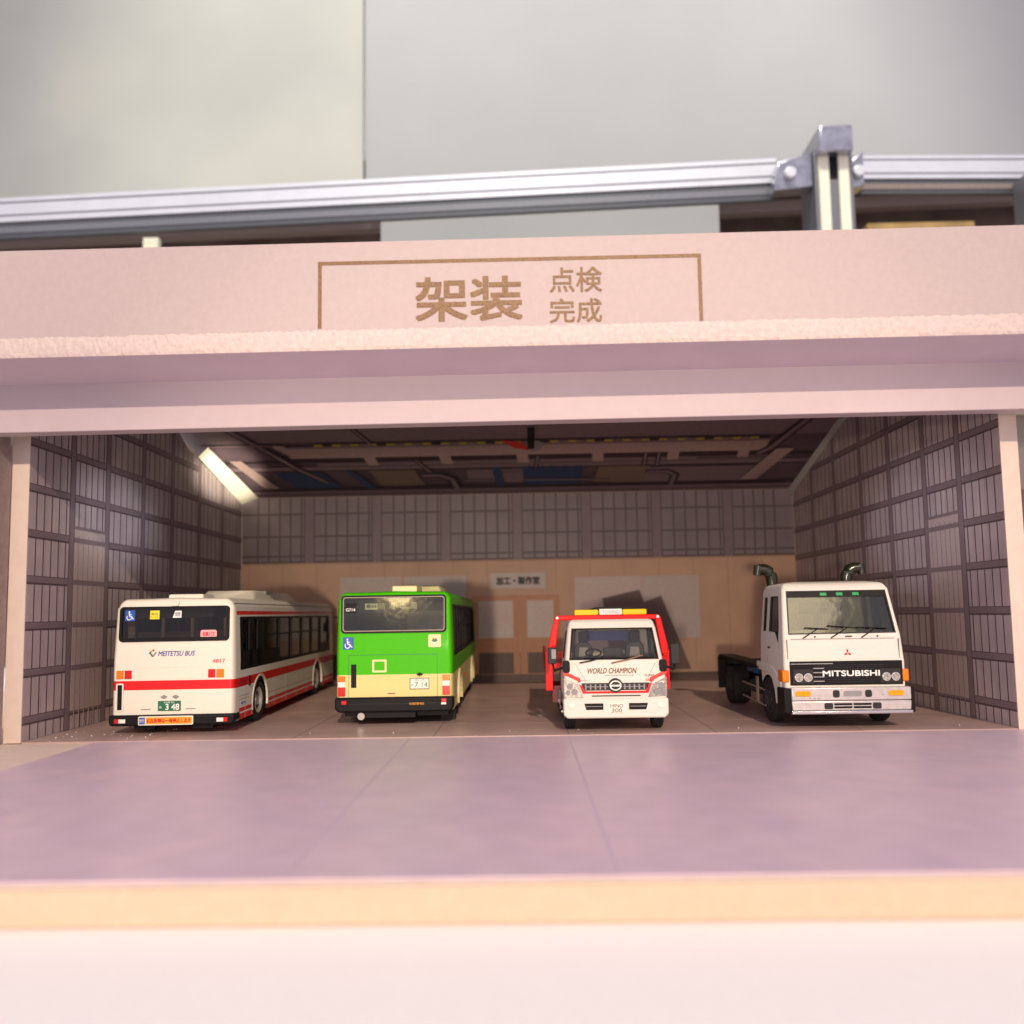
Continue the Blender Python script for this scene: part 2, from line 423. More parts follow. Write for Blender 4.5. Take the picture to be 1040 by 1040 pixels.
sg['label'] = 'pale sign with dark Japanese lettering above the printed doors'
text('加工・製作室', -.3, 5.86, 2.5, .44, -.037, 'ink_black', sg, bold=.05)
for x0, x1, z0, z1, m in ((3.0, 6.85, 1.6, 6.02, 'print_poster'), (6.88, 10.2, 2.4, 6.0, 'print_pane')):
    q = MB(); L(q, x0, x1, z0, z1, 5, m)
    q.build('printed_poster', bw)
q = MB(); q.prism([(4.6, 4.75), (6.75, 5.22), (7.0, 4.5), (8.0, 4.85), (9.6, .6), (5.0, .6)], -.042, -.031, 'print_base_shadow'); q.build('painted_shadow', bw)  # tow truck's cast shadow, painted on as a dark shape

# ceiling: leaning sheet with a printed picture of girders, pipes and machinery
ce = empty('ceiling', 'leaning ceiling sheet printed with dark pipes and a yellow dashed crane girder', 'ceiling', (0, 0, 0))
c = MB(); pr = [(YB + .5, zc(YB)), (37, zc(37)), (23.44, 13.6), (23.44, zc(23.44) + .05), (37, zc(37) + .3), (YB + .5, zc(YB) + .35)]  # unseen front end lowered to keep light from leaking in over the fascia
c.prism(pr, XL - .5, XR + .6, 'ceil_dark', 'x'); c.build('ceiling_sheet', ce)
def on(mb, poly, l, m, th=.012):
    """flat printed shape on the sloping part, outline in (x, y)"""
    poly = [(x, y + (1.1 * (46 - y) / 7.4 if y > 38.2 else 0)) for x, y in poly]
    n = len(poly); d = .010 * l
    vs = [(x, y, zc(y) - d) for x, y in poly] + [(x, y, zc(y) - d + th) for x, y in poly]
    mb.add(vs, [list(range(n)), list(range(2 * n - 1, n - 1, -1))] + [[i, i + n, (i + 1) % n + n, (i + 1) % n] for i in range(n)], m)
def orect(mb, x0, x1, y0, y1, l, m): on(mb, [(x0, y0), (x1, y0), (x1, y1), (x0, y1)], l, m)
def opipe(mb, pts, wd, l, m):
    for (xa, ya), (xb, yb) in zip(pts, pts[1:]):
        d = Vector((xb - xa, yb - ya)).normalized() * wd; nx, ny = -d.y, d.x
        on(mb, [(xa + nx - d.x * .4, ya + ny - d.y * .4), (xb + nx + d.x * .4, yb + ny + d.y * .4), (xb - nx + d.x * .4, yb - ny + d.y * .4), (xa - nx - d.x * .4, ya - ny - d.y * .4)], l, m)
g = MB(); orect(g, XL, XR, 37.05, 38.25, 1, 'ceil_mid'); orect(g, XL, XR, 45.1, 45.85, 1, 'ceil_mid'); orect(g, XL, XR, 44.8, 45.08, 1, 'ceil_line'); orect(g, XL, XR, 45.5, 45.6, 2, 'ceil_line')
orect(g, XL, XR, 41.5, 41.95, 2, 'ceil_mid'); orect(g, XL, XR, 41.96, 42.1, 2, 'ceil_line'); orect(g, -16.4, XR, 40.6, 40.9, 1, 'ceil_line')
orect(g, 5, 13, 42.4, 44.5, 1, 'ceil_mid'); orect(g, -3, 1, 42.3, 43.6, 1, 'ceil_mid'); orect(g, -11, 14, 41.0, 41.4, 1, 'ceil_mid')
g.build('printed_panels', ce)
g = MB(); orect(g, -12.2, 12.8, 39.0, 40.25, 3, 'ceil_girder'); orect(g, -12.2, 12.8, 38.75, 38.98, 4, 'ceil_mid'); orect(g, -12.4, 13.2, 40.28, 40.62, 3, 'ceil_line'); on(g, [(-12.9, 38.6), (-12.2, 38.6), (-11.2, 40.2), (-12.0, 40.2)], 4, 'ceil_girder')
for x in (-8.2, -4.2, -.1, 3.9, 7.9, 11.6): on(g, [(x - .25, 39), (x + .35, 39), (x + .55, 41.3), (x - .05, 41.3)], 5, 'ceil_girder')
g2 = g.build('crane_girder', ce)
g = MB(); 
for k in range(25): x = -10.6 + .93 * k; orect(g, x, x + .42, 38.48, 38.70, 6, 'dash_yellow'); orect(g, x + .45, x + .9, 38.47, 38.7, 6, 'ceil_mid' if k % 3 else 'ceil_line')
g.build('hazard_dashes', g2)
g = MB(); on(g, [(-1.0, 38.3), (.1, 38.6), (.45, 39.6), (-.3, 39.3)], 8, 'lamp_red'); orect(g, .35, .7, 38.2, 39.4, 9, 'black'); on(g, [(.7, 38.4), (1.2, 38.7), (1.0, 39.6), (.5, 39.8)], 8, 'grey'); g.build('crane_hoist', ce)
for x0, x1, sk in ((-13.0, -10.4, -.6), (.1, 3.4, 0)):
    g = MB(); on(g, [(x0 + sk, 42.2), (x1 + sk * 1.0, 42.2), (x1 - sk * .2, 44.5), (x0 - sk * .2, 44.5)], 4, 'ceil_blue')
    if sk == 0:
        for k in range(5): orect(g, x0 + .1 + .68 * k, x0 + .5 + .68 * k, 41.85, 42.25, 4, 'ceil_blue')
    g.build('printed_tank', ce)
for x0, x1, sk in ((-8.0, -5.5, -.35), (4.1, 6.9, .15)):
    g = MB(); on(g, [(x0 + sk, 42.1), (x1 + sk, 42.1), (x1, 44.3), (x0, 44.3)], 4, 'ceil_tan'); g.build('printed_box', ce)
PIP = [([(-16.3, 37.6), (-9.2, 37.6), (-8.3, 38.0), (-7.6, 38.8)], .16), ([(-16.3, 38.5), (-12.8, 38.5)], .14), ([(-14.9, 37.1), (-13.0, 39.7), (-12.2, 41.6), (-11.0, 43.6)], .28),
       ([(-5.6, 40.7), (-5.0, 42.4)], .16), ([(-5.5, 42.9), (-4.5, 42.9), (-3.9, 43.5), (-3.7, 44.9)], .3), ([(7.0, 42.9), (8.1, 42.9), (8.6, 43.4), (8.6, 44.9)], .26),
       ([(14.2, 37.2), (13.1, 39.8), (12.6, 40.6)], .3), ([(9.5, 41.2), (13.2, 41.2), (12.6, 43.9)], .13), ([(.9, 40.5), (.8, 41.9)], .12), ([(6.6, 40.3), (6.7, 41.9)], .14), ([(7.3, 40.3), (7.4, 41.9)], .14), ([(-2.2, 42.2), (-.6, 42.2)], .1), ([(-3.1, 43.7), (4.9, 43.9)], .12)]
for pts, wd in PIP:
    g = MB(); opipe(g, pts, wd, 5, 'ceil_line'); opipe(g, pts, wd * .45, 7, 'ceil_mid'); g.build('printed_pipe', ce)
for a in ([(-15.5, 40.4), (-14.9, 40.4), (-13.9, 44.4), (-14.7, 44.4)], [(13.4, 40.0), (14.3, 40.0), (13.3, 44.2), (12.4, 44.2)], [(-1.0, 42.6), (.1, 42.6), (.1, 44.0), (-.9, 44.0)]):
    g = MB(); on(g, a, 8, 'ceil_girder' if a[0][0] < -12 or a[0][0] > 10 else 'ceil_mid'); g.build('printed_light', ce)
for a in ([(-9.6, 42.0), (-9.2, 42.0), (-8.3, 44.6), (-8.8, 44.6)], [(-1.6, 41.9), (-1.1, 41.9), (-.95, 44.6), (-1.4, 44.6)]):
    g = MB(); on(g, a, 8, 'ceil_blue'); g.build('printed_duct', ce)
# cream strip, added to stand for the bright light gap above the left wall
st = MB(); st.add([(-16.48, 39.6, zc(39.6) - .6), (-16.0, 39.6, zc(39.6) - .12), (-15.55, YB - .05, zc(YB) - .03), (-16.48, YB - .05, zc(YB) - .42),
                   (-16.50, 39.6, zc(39.6) - .55), (-16.02, 39.6, zc(39.6) - .07), (-15.57, YB - .05, zc(YB) - .005), (-16.50, YB - .05, zc(YB) - .37)],
                  [(0, 1, 2, 3), (7, 6, 5, 4), (0, 4, 5, 1), (1, 5, 6, 2), (2, 6, 7, 3), (3, 7, 4, 0)], 'strip_cream')
tag(st.build('ceiling_edge_strip'), 'cream strip standing in for the bright light gap between left wall and ceiling', 'paper strip')
st = MB(); st.add([(15.82, 37.2, zc(37.2) - .1), (15.5, 38.2, zc(38.2) - .03), (15.6, YB - .05, zc(YB) - .04), (15.82, YB - .05, zc(YB) - .35),
                   (15.83, 37.2, zc(37.2) - .05), (15.52, 38.2, zc(38.2) - .01), (15.62, YB - .05, zc(YB) - .01), (15.83, YB - .05, zc(YB) - .3)],
                  [(0, 1, 2, 3), (7, 6, 5, 4), (0, 4, 5, 1), (1, 5, 6, 2), (2, 6, 7, 3), (3, 7, 4, 0)], 'case_grey')
tag(st.build('ceiling_edge_strip'), 'thin grey paper strip along the right wall under the ceiling', 'paper strip')

# fascia and lintel
fa = empty('roof_fascia', 'pink roof fascia board carrying the gold Japanese workshop lettering', 'fascia', (0, 22.43, 0), math.radians(-.0))
TILT = .0035
def fz(x, z): return z + TILT * x
b = MB()
b.prism([(-30, 12.31 - .1), (30, 12.31 + .1), (30, 15.02 + .12), (-30, 15.02 - .08)], .03, 1.0, 'fascia_pink'); b.build('face_board', fa, bevel=.02)
b = MB(); N = 620; random.seed(3)
vs = []; fs = []
rows = [(12.36, .025), (12.24, .0), (12.06, -.02), (11.84, -.02), (11.75, .0)]
for j, (z, y) in enumerate(rows):
    for i in range(N + 1):
        x = -24 + 48 * i / N
        e = 0 if j in (0, 4) else 1
        vs.append((x + random.uniform(-.02, .02) * e, y + random.uniform(-.016, .014) * e, fz(x, z) + random.uniform(-.04, .04) * e + (random.uniform(-.03, .03) if j == 0 else 0)))
for j in range(len(rows) - 1):
    for i in range(N): a = j * (N + 1) + i; fs.append([a, a + 1, a + N + 2, a + N + 1])
b.add(vs, fs, 'cut_foam'); b.build('cut_edge', fa)
b = MB(); b.prism([(0.0, 11.75), (2.03, 11.56), (2.03, 12.3), (.04, 12.3)], -24, 24, 'soffit_pink', 'x'); o = b.build('overhang', fa); o.rotation_euler = (0, -TILT * 1.0, 0)
ft = -.0
TXT = lambda s, cx, cz, w, h, bd: text(s, cx, cz, w, h, .029, 'gold_ink', fa, bold=bd, depth=.008)
TXT('架装', -1.45, 13.21, 3.10, 1.30, .024); TXT('点検', 1.70, 13.72, 1.52, .74, .014); TXT('完成', 1.68, 12.79, 1.52, .72, .014)
g = MB(); g.prism([(-5.90, 14.43), (5.39, 14.43), (5.39, 14.32), (-5.90, 14.32)], .022, .031, 'gold_ink'); g.box(-5.90, -5.79, .022, .031, 12.40, 14.325, 'gold_ink'); g.box(5.28, 5.39, .022, .031, 12.4, 14.325, 'gold_ink'); g.build('gold_frame', fa)
b = MB(); b.box(-24, 24, 0, .55, 10.03, 11.95, 'lintel_lilac')
ln = b.build('lintel_beam', bevel=.03); ln.location = (0, 24.46, 0); ln.rotation_euler = (0, -TILT * 1.2, 0)
tag(ln, 'peach lintel beam across the garage opening below the fascia', 'beam')
# wing wall left of the opening
b = MB(); b.box(-18.5, -17.16, 25.0, 25.88, 0, 11.9, 'wing_brown')
tag(b.build('wing_wall'), 'rough brown wing wall at the far left beside the cream post', 'wall')
b = MB(); b.prism([(25.0, 0.0), (25.9, 0), (25.9, 9.85), (25.0, 10.25)], -17.155, -17.12, 'wing_brown', 'x')
tag(b.build('wing_panel'), 'narrow stucco panel facing inward on the left wing wall', 'panel')

random.seed(11); q = MB()
for k in range(44):
    x, y = (random.uniform(-16.2, -12.5), random.uniform(26.0, 28.5)) if k < 30 else (random.uniform(-15, 15), random.uniform(25.98, 27.2))
    a = random.uniform(.008, .02); q.box(x - a, x + a, y - a, y + a * random.uniform(.4, 1), .034, .034 + a, 'white')
cr = q.build('foam_crumbs'); cr['kind'] = 'stuff'; cr['label'] = 'tiny white foam crumbs scattered on the brown floor near its front edge'
# ------------------------------------------------------------------ wheels
def wheel(parent, x, y, r, w, s, rim='satin', twin=False):
    """s=+1: outer side faces +x"""
    t = MB(); a = x - s * w
    t.lathe_x([(a, r * .5), (a, r * .9), (a + s * .05, r * .985), (a + s * w * .3, r), (a + s * w * .32, r * .975), (a + s * w * .36, r * .975), (a + s * w * .38, r), (a + s * w * .62, r), (a + s * w * .64, r * .975), (a + s * w * .68, r * .975), (a + s * w * .7, r), (x - s * .05, r * .985), (x, r * .9), (x + s * .01, r * .75), (x - s * .02, r * .6), (x - s * .12, r * .57), (x - s * .12, .01)], y, r + FZ, 'rubber')
    to = t.build('wheel', parent, smooth=True)
    q = MB(); q.lathe_x([(x - s * .02, r * .62), (x, r * .58), (x - s * .03, r * .54), (x - s * .16, r * .46), (x - s * .18, r * .28), (x - s * .05, r * .22), (x - s * .03, .01)], y, r + FZ, rim, 28)
    for k in range(8):
        t2 = k * PI / 4; q.cyl((y + r * .34 * math.cos(t2), r + FZ + r * .34 * math.sin(t2)), r * .045, x - s * .17, x - s * .11, 'grey', 'x', 8)
    q.build('rim', to, smooth=True)

def sect(hw, zb, zt, r, crown=.05, tum=.0, n=7):
    """bus cross-section from bottom right, over the roof, to bottom left"""
    p = [(hw, zb), (hw, (zb + zt) * .5), (hw - tum * .6, zt - r)]
    for i in range(1, n + 1):
        t = PI / 2 * i / n; p.append((hw - tum - r + r * math.cos(t), zt - crown - r + r * math.sin(t) + (r - r) + crown * (i / n) * .3))
    for fr in (.5, 0): p.append(((hw - r - tum) * fr, zt - crown * fr))
    q = [(-x, z) for x, z in p[:-1]][::-1]
    return p + q
def bus_body(par, W, Lb, zb, zt, m, r=.34, rear_lean=.10):
    rings = [(0, .16), (.03, .09), (.09, .035), (.2, .0), (Lb - .3, 0), (Lb - .12, .05), (Lb - .03, .14), (Lb, .28)]
    b = MB(); vs = []; fs = []; 
    for y, e in rings:
        s = sect(W / 2 - e, zb, zt - e * .9, r, tum=.10)
        n = len(s)
        for x, z in s:
            lean = rear_lean * max(0, (z - 3.1) / (zt - 3.1)) if y < .5 else 0
            vs.append((x, y + lean * (1 - y / .5) if y < .5 else y, z))
    for j in range(len(rings) - 1):
        for i in range(n): a, c = j * n + i, j * n + (i + 1) % n; fs.append([a, c, c + n, a + n])
    for o_ in (0, (len(rings) - 1) * n):      # end caps as strips between the two halves, so every face stays flat
        for i in range(n // 2):
            a, c, d, e = o_ + i, o_ + i + 1, o_ + n - 2 - i, o_ + n - 1 - i
            fs.append([a, c, d, e] if c != d else [a, c, e])
    b.add(vs, fs, m)
    return b.build('body', par, smooth=True)
def cbox(x0, x1, y0, y1, z0, z1, m='interior'): return MB().box(x0, x1, y0, y1, z0, z1, m)
def ccyl(x0, x1, y, z, r): return MB().cyl((y, z), r, x0, x1, 'black', 'x', 32)
def crr(x0, x1, z0, z1, r, y0, y1, m='black'): return MB().prism(rrect(x0, x1, z0, z1, r), y0, y1, m)
def crx(y0, y1, z0, z1, r, x0, x1, m='black'): return MB().prism(rrect(y0, y1, z0, z1, r), x0, x1, m, 'x')

def iso_wheelchair(par, x0, x1, z0, z1, y, rim=True):
    q = MB(); q.box(x0, x1, y - .010, y, z0, z1, 'blue'); o = q.build('wheelchair_sticker', par)
    w_, h = x1 - x0, z1 - z0; X = lambda a: x0 + a * w_; Z = lambda a: z0 + a * h
    g = MB(); g.cyl((X(.42), Z(.84)), w_ * .085, y - .016, y - .010, 'white', n=12)
    for (a, b_, c, d, wd) in ((.42, .74, .46, .42, .07), (.44, .6, .66, .6, .045), (.46, .42, .68, .42, .05), (.68, .42, .80, .18, .05), (.80, .18, .9, .22, .04)):
        p0, p1 = Vector((X(a), Z(b_))), Vector((X(c), Z(d))); dd = (p1 - p0).normalized(); nn = Vector((-dd.y, dd.x)) * wd * w_ * .9
        g.prism([tuple(p0 + nn), tuple(p1 + nn), tuple(p1 - nn), tuple(p0 - nn)], y - .016, y - .010, 'white')
    n = 20; o2, i2 = [], []
    for k in range(n + 1):
        t = math.radians(140 + 235 * k / n); o2.append((X(.42) + .27 * w_ * math.cos(t), Z(.32) + .25 * h * math.sin(t))); i2.append((X(.42) + .19 * w_ * math.cos(t), Z(.32) + .18 * h * math.sin(t)))
    for k in range(n): g.prism([o2[k], o2[k + 1], i2[k + 1], i2[k]], y - .016, y - .010, 'white')
    g.build('wheelchair_symbol', o)

def seats(par, rows, xs, z, m, pitch, y0):
    me = None
    for r in range(rows):
        for x in xs:
            if me is None:
                s = MB(); s.box(-.33, .33, 0, .12, z, z + .95, m); s.box(-.33, .33, -.0, .6, z, z + .16, m); s.box(-.2, .2, 0, .1, z + .95, z + 1.15, m)
                o = s.build('seat', par, bevel=.04); me = o
            else:
                o = me.copy(); COL.objects.link(o); o.parent = par
            o.location = (x, y0 + r * pitch, 0)

def side_windows(par, W, y0, y1, z0, z1, muls, solid, rail_z, m_frame, gl, openers=True):
    for s in (1, -1):
        x = s * (W / 2 - .035)
        q = MB(); a, b_ = sorted((x, x - s * .05))
        q.box(a, b_, y0, y1, z0, z0 + .07, m_frame); q.box(a, b_, y0, y1, z1 - .07, z1, m_frame)
        for y in muls: q.box(a - .004, b_ + .004, y - .045, y + .045, z0 + .01, z1 - .01, m_frame)
        for (c, d, e, f_) in solid: q.box(a + .001, b_ - .001, c, d, e, f_, m_frame)
        if openers:
            for c, d in zip(muls[:-1], muls[1:]): q.box(a + .002, b_ - .002, c, d, rail_z - .025, rail_z + .025, m_frame)
        fo = q.build('window_frame', par)
        g = MB(); a, b_ = sorted((x - s * .065, x - s * .085)); g.box(a, b_, y0 + .01, y1 - .01, z0 + .01, z1 - .01, gl); g.build('pane', fo)

# ------------------------------------------------------------------ white and red bus (rear towards the camera)
bus = empty('city_bus', 'white city bus with red stripes, rear end facing out, at the left wall', 'bus', (-12.16, 27.35, 0), math.radians(2.3), 'model buses parked in the garage')
W, LB = 4.22, 17.2
bd = bus_body(bus, W, LB, .40, 4.72, 'bus_white')
RW, FW = 3.05, 13.0
cut(bd, [cbox(-1.98, 1.98, .3, LB - .3, .9, 4.5, 'interior'), crr(-1.88, 1.88, 3.22, 4.40, .13, -.5, .45), crx(.62, 16.0, 2.12, 4.02, .06, -3, 3),
         ccyl(1.2, 3, RW, .78, .98), ccyl(-3, -1.2, RW, .78, .98), ccyl(1.2, 3, FW, .78, .98), ccyl(-3, -1.2, FW, .78, .98), crr(-1.8, 1.8, 2.3, 4.2, .1, LB - .6, LB + .5)])
q = MB(); frame_y(q, rrect(-1.90, 1.90, 3.20, 4.42, .14), rrect(-1.80, 1.80, 3.34, 4.36, .1), -.015, .10, 'black'); rf = q.build('rear_window', bus)
rf.rotation_euler = (math.radians(-3), 0, 0); rf.location = (0, -.162, 0)
q = MB(); q.prism(rrect(-1.82, 1.82, 3.32, 4.37, .1), .02, .035, 'glass_dark'); q.build('pane', rf)
YR = .03
iso_wheelchair(rf, -1.72, -1.38, 3.93, 4.30, .02)
q = MB(); q.box(-.86, -.54, .01, .02, 3.98, 4.28, 'yellow'); o = q.build('yellow_sticker', rf); text('BUS', -.70, 4.16, .22, .08, .01, 'ink_black', o); 
text('ワンマン', -.70, 4.05, .26, .07, .01, 'ink_black', o)
q = MB(); q.prism([(-.08, 4.02), (.22, 4.02), (.22, 4.26), (.0, 4.26)], .01, .02, 'white'); o = q.build('white_sticker', rf); text('禁煙', .09, 4.14, .18, .16, .01, 'ink_black', o)
q = MB(); q.prism(rrect(.90, 1.46, 3.30, 3.58, .07), .01, .02, 'pink'); o = q.build('pink_sticker', rf); text('名鉄バス', 1.18, 3.44, .42, .14, .01, 'lamp_red', o, bold=.02)
# wiper pivot and camera box on the brow
q = MB(); q.prism([(-.12, 4.42), (.12, 4.42), (.16, 4.58), (-.06, 4.58)], .0, .12, 'cream'); q.build('brow_camera', bus, bevel=.02)
text('MEITETSU BUS', .10, 2.78, 1.26, .17, .0, 'ink_blue', bus, slant=.25, bold=.005)
q = MB(); 
for a, m in ((0, 'red'), (1, 'plate_green'), (2, 'grey')):
    pass
q.cyl((-.70, 2.90), .035, -.008, 0, 'red', n=12)
for (p0, p1, m) in (((-.82, 2.84), (-.72, 2.68), 'plate_green'), ((-.72, 2.68), (-.60, 2.84), 'grey'), ((-.84, 2.78), (-.76, 2.88), 'grey')):
    p0, p1 = Vector(p0), Vector(p1); d = (p1 - p0).normalized(); n_ = Vector((-d.y, d.x)) * .022
    q.prism([tuple(p0 + n_), tuple(p1 + n_), tuple(p1 - n_), tuple(p0 - n_)], -.008, 0, m)
q.build('heart_emblem', bus)
text('4817', 1.56, 2.50, .42, .13, .0, 'red', bus, 'fleet_number', bold=.01)
q = MB(); frame_y(q, rrect(-1.24, 1.02, 1.92, 2.32, .04), rrect(-1.225, 1.005, 1.935, 2.305, .03), -.012, .0, 'cream'); q.build('engine_hatch', bus)
for xs, ms in (((-1.94, -1.70), 'lamp_orange'), ((-1.66, -1.42), 'lamp_red'), ((1.20, 1.44), 'lamp_red'), ((1.48, 1.74), 'lamp_orange')):
    q = MB(); q.box(xs[0], xs[1], -.03, .02, 1.93, 2.22, ms); q.build('tail_lamp', bus, bevel=.012)
q = MB(); frame_y(q, rrect(-1.93, -1.68, .82, 1.78, .05), rrect(-1.885, -1.725, .87, 1.73, .02), -.035, .0, 'cream'); q.box(-1.885, -1.725, -.01, .01, .87, 1.73, 'black'); q.build('rear_vent', bus)
for x in (-.30, .10):
    q = MB(); q.prism([(x - .12, 1.30), (x, 1.37), (x + .12, 1.30), (x, 1.23)], -.05, .0, 'grey'); q.build('door_catch', bus, bevel=.015)
for x in (-.92, .62): q = MB(); q.box(x - .16, x + .16, -.015, 0, .865, .895, 'grey'); q.build('grip_slot', bus)
q = MB(); q.box(-.50, .28, -.03, 0, .82, 1.16, 'plate_green'); o = q.build('number_plate', bus, bevel=.01)
text('3 48', .00, .955, .46, .2, -.03, 'white', o, bold=.03); text('名古屋 230', -.12, 1.11, .36, .06, -.03, 'white', o); text('あ', -.41, .95, .09, .09, -.03, 'white', o)
q = MB(); q.prism([(-2.14, .70), (-2.14, .42), (-2.05, .33), (2.05, .33), (2.14, .42), (2.14, .70)], -.12, .22, 'black'); q.prism([(-2.14, .42), (2.14, .42), (2.14, .70), (-2.14, .70)], .22, .55, 'black'); bp = q.build('rear_bumper', bus, bevel=.06)
for s in (-1, 1):
    q = MB(); q.box(*sorted((s * 1.78, s * 1.92)), -.145, -.1, .44, .58, 'lamp_red'); q.box(*sorted((s * 1.55, s * 1.775)), -.14, -.1, .44, .57, 'lamp_white'); q.build('reflector', bp)
q = MB(); q.prism(rrect(-1.10, .76, .36, .66, .04), -.16, -.12, 'plate_white'); o = q.build('bumper_notice', bus); o['label'] = 'orange bumper notice with red Japanese writing'
g = MB(); g.box(-.84, .72, -.166, -.16, .395, .625, 'orange'); g.box(-1.07, -.87, -.166, -.16, .395, .625, 'blue'); g.build('notice_band', o)
text('右左折時は一時停止します', -.06, .51, 1.5, .15, -.166, 'lamp_red', o, bold=.03); text('歩行', -.97, .51, .17, .14, -.166, 'white', o)
for x in (-1.0, 1.0): q = MB(); q.box(x - .35, x + .35, .1, 1.4, .2, .42, 'black'); q.build('underframe', bus)
# roof equipment
q = MB(); q.prism(rrect(-.36, .86, 4.66, 4.84, .07), .35, 1.5, 'cream'); q.build('roof_vent', bus, bevel=.05)
q = MB(); y0, y1 = 4.6, 12.0
q.add([(-1.0, y0, 4.62), (1.35, y0, 4.62), (1.35, y1, 4.62), (-1.0, y1, 4.62), (-.85, y0 + .9, 5.10), (1.15, y0 + .9, 5.10), (1.1, y1 - .9, 5.10), (-.8, y1 - .9, 5.10)],
      [(0, 3, 2, 1), (4, 5, 6, 7), (0, 1, 5, 4), (1, 2, 6, 5), (2, 3, 7, 6), (3, 0, 4, 7)], 'cream'); ac = q.build('air_conditioner', bus, bevel=.08)
q = MB(); q.box(-.89, 1.20, 6.9, 7.4, 4.63, 5.115, 'grey'); q.build('grille', ac, bevel=.02)
side_windows(bus, W, .66, 15.96, 2.14, 4.0, [3.5, 5.9, 7.9, 9.9, 11.9, 13.9], [(.66, 3.45, 2.14, 2.78), (.66, .95, 2.2, 3.95), (1.75, 2.1, 2.2, 3.95), (2.75, 3.45, 2.2, 3.95), (3.45, 5.9, 2.16, 2.72), (13.9, 15.9, 2.2, 2.6)], 3.28, 'black', 'glass_dark')
MB().box(-1.55, 1.2, .42, .5, 4.02, 4.42, 'display_grey').build('rear_display', bus)
for x, w_, m in ((-1.66, .12, 'cream'), (-.56, .055, 'interior_pale'), (.46, .055, 'interior_pale'), (1.6, .04, 'interior_pale')): MB().box(x - w_, x + w_, .44, .52, 3.2, 4.0, m).build('grab_pole', bus)
MB().box(-1.5, 1.5, .6, .75, 2.4, 3.52, 'seat_back').build('rear_bench', bus)
seats(bus, 6, (-1.25, 1.25), 1.75, 'seat_blue', 1.9, 2.0)
for s in (-1, 1):
    for y in (4.2, 6.0, 7.9, 9.9): MB().tube([(s * 1.5, y, 1.6), (s * 1.5, y, 4.5)], .05, 'lamp_yellow' if y < 6 else 'lamp_white').build('grab_pole', bus)
for s in (1, -1):
    for y in (RW, FW): wheel(bus, s * (W / 2 - .05), y, .80, .42, s, 'bumper_silver')
    for y in (RW, FW):
        q = MB(); x0, x1 = sorted((s * (W / 2 - .05), s * (W / 2 + .02)))
        n = 16; o_, i_ = [], []
        for k in range(n + 1):
            t = math.radians(-12 + 204 * k / n); o_.append((y + 1.05 * math.cos(t), .78 + 1.05 * math.sin(t))); i_.append((y + .97 * math.cos(t), .78 + .97 * math.sin(t)))
        for k in range(n): q.prism([o_[k], o_[k + 1], i_[k + 1], i_[k]], x0, x1, 'cream', 'x')
        q.build('wheel_arch', bus)
    X = s * W / 2
    q = MB(); a, b_ = sorted((X, X + s * .006))
    for y in (1.2, 2.0, 5.0, 6.8, 8.6, 10.6): q.box(a, b_, y - .012, y + .012, .42, 1.5, 'grey')
    q.box(a, b_, 4.2, 11.9, .98, 1.0, 'grey'); q.box(a, b_, .5, 1.6, 1.2, 1.22, 'grey'); q.box(a, b_, .5, 1.6, 1.08, 1.1, 'grey')
    for k in range(5): q.box(a, b_, .5, 1.3, 1.58 + .05 * k, 1.6 + .05 * k, 'dark_red')
    q.build('panel_lines', bus)
    q = MB(); a, b_ = sorted((X, X + s * .03)); q.box(a, b_, 1.58, 1.72, 1.5, 1.86, 'black'); q.build('door_handle', bus)
    q = MB(); q.tube([(s * 2.05, LB - .3, 3.9), (s * 2.35, LB + .1, 3.9), (s * 2.4, LB + .12, 3.6)], .03, 'black', 6); q.box(*sorted((s * 2.3, s * 2.5)), LB + .05, LB + .15, 3.1, 3.6, 'black'); q.build('side_mirror', bus)
for y in (5.9, 7.9, 9.9, 11.9, 13.9):  # cream bars in place of light seen through the far-side windows
    q = MB()
    for k in range(5): q.cyl((1.86, y - .42 + .08 * k), .055, 2.3, 3.9, 'cream', 'z', 8)
    q.build('window_light_bar', bus)
text('MEITETSU', 1.0, .95, .55, .08, W / 2, 'ink_blue', bus, plane='R')

# ------------------------------------------------------------------ green and cream bus
bus = empty('city_bus', 'bright green and cream city bus, rear end facing out, between bus and tow truck', 'bus', (-4.72, 28.75, 0), math.radians(0.7), 'model buses parked in the garage')
W, LB = 4.26, 16.6
bd = bus_body(bus, W, LB, .55, 4.86, 'bus_green', r=.26, rear_lean=.08)
RW, FW = 3.1, 12.4
cut(bd, [cbox(-2.0, 2.0, .3, LB - .3, .9, 4.66, 'interior'), crr(-1.90, 1.86, 3.36, 4.68, .12, -.5, .45), crx(.55, 15.4, 2.45, 4.36, .06, -3, 3),
         ccyl(1.2, 3, RW, .78, .98), ccyl(-3, -1.2, RW, .78, .98), ccyl(1.2, 3, FW, .78, .98), ccyl(-3, -1.2, FW, .78, .98), crr(-1.8, 1.8, 2.3, 4.2, .1, LB - .6, LB + .5)])
q = MB(); frame_y(q, rrect(-1.94, 1.90, 3.34, 4.72, .14), rrect(-1.88, 1.84, 3.40, 4.66, .1), -.03, .14, 'black'); rf = q.build('rear_window', bus)
rf.rotation_euler = (math.radians(-2.2), 0, 0); rf.location = (0, -.119, .0)
q = MB(); frame_y(q, rrect(-1.88, 1.84, 3.40, 4.66, .1), rrect(-1.845, 1.805, 3.435, 4.625, .07), -.02, .06, 'trim'); q.build('chrome_trim', rf)
q = MB(); q.prism(rrect(-1.84, 1.80, 3.44, 4.62, .06), .03, .045, 'glass_glossy'); q.build('pane', rf)
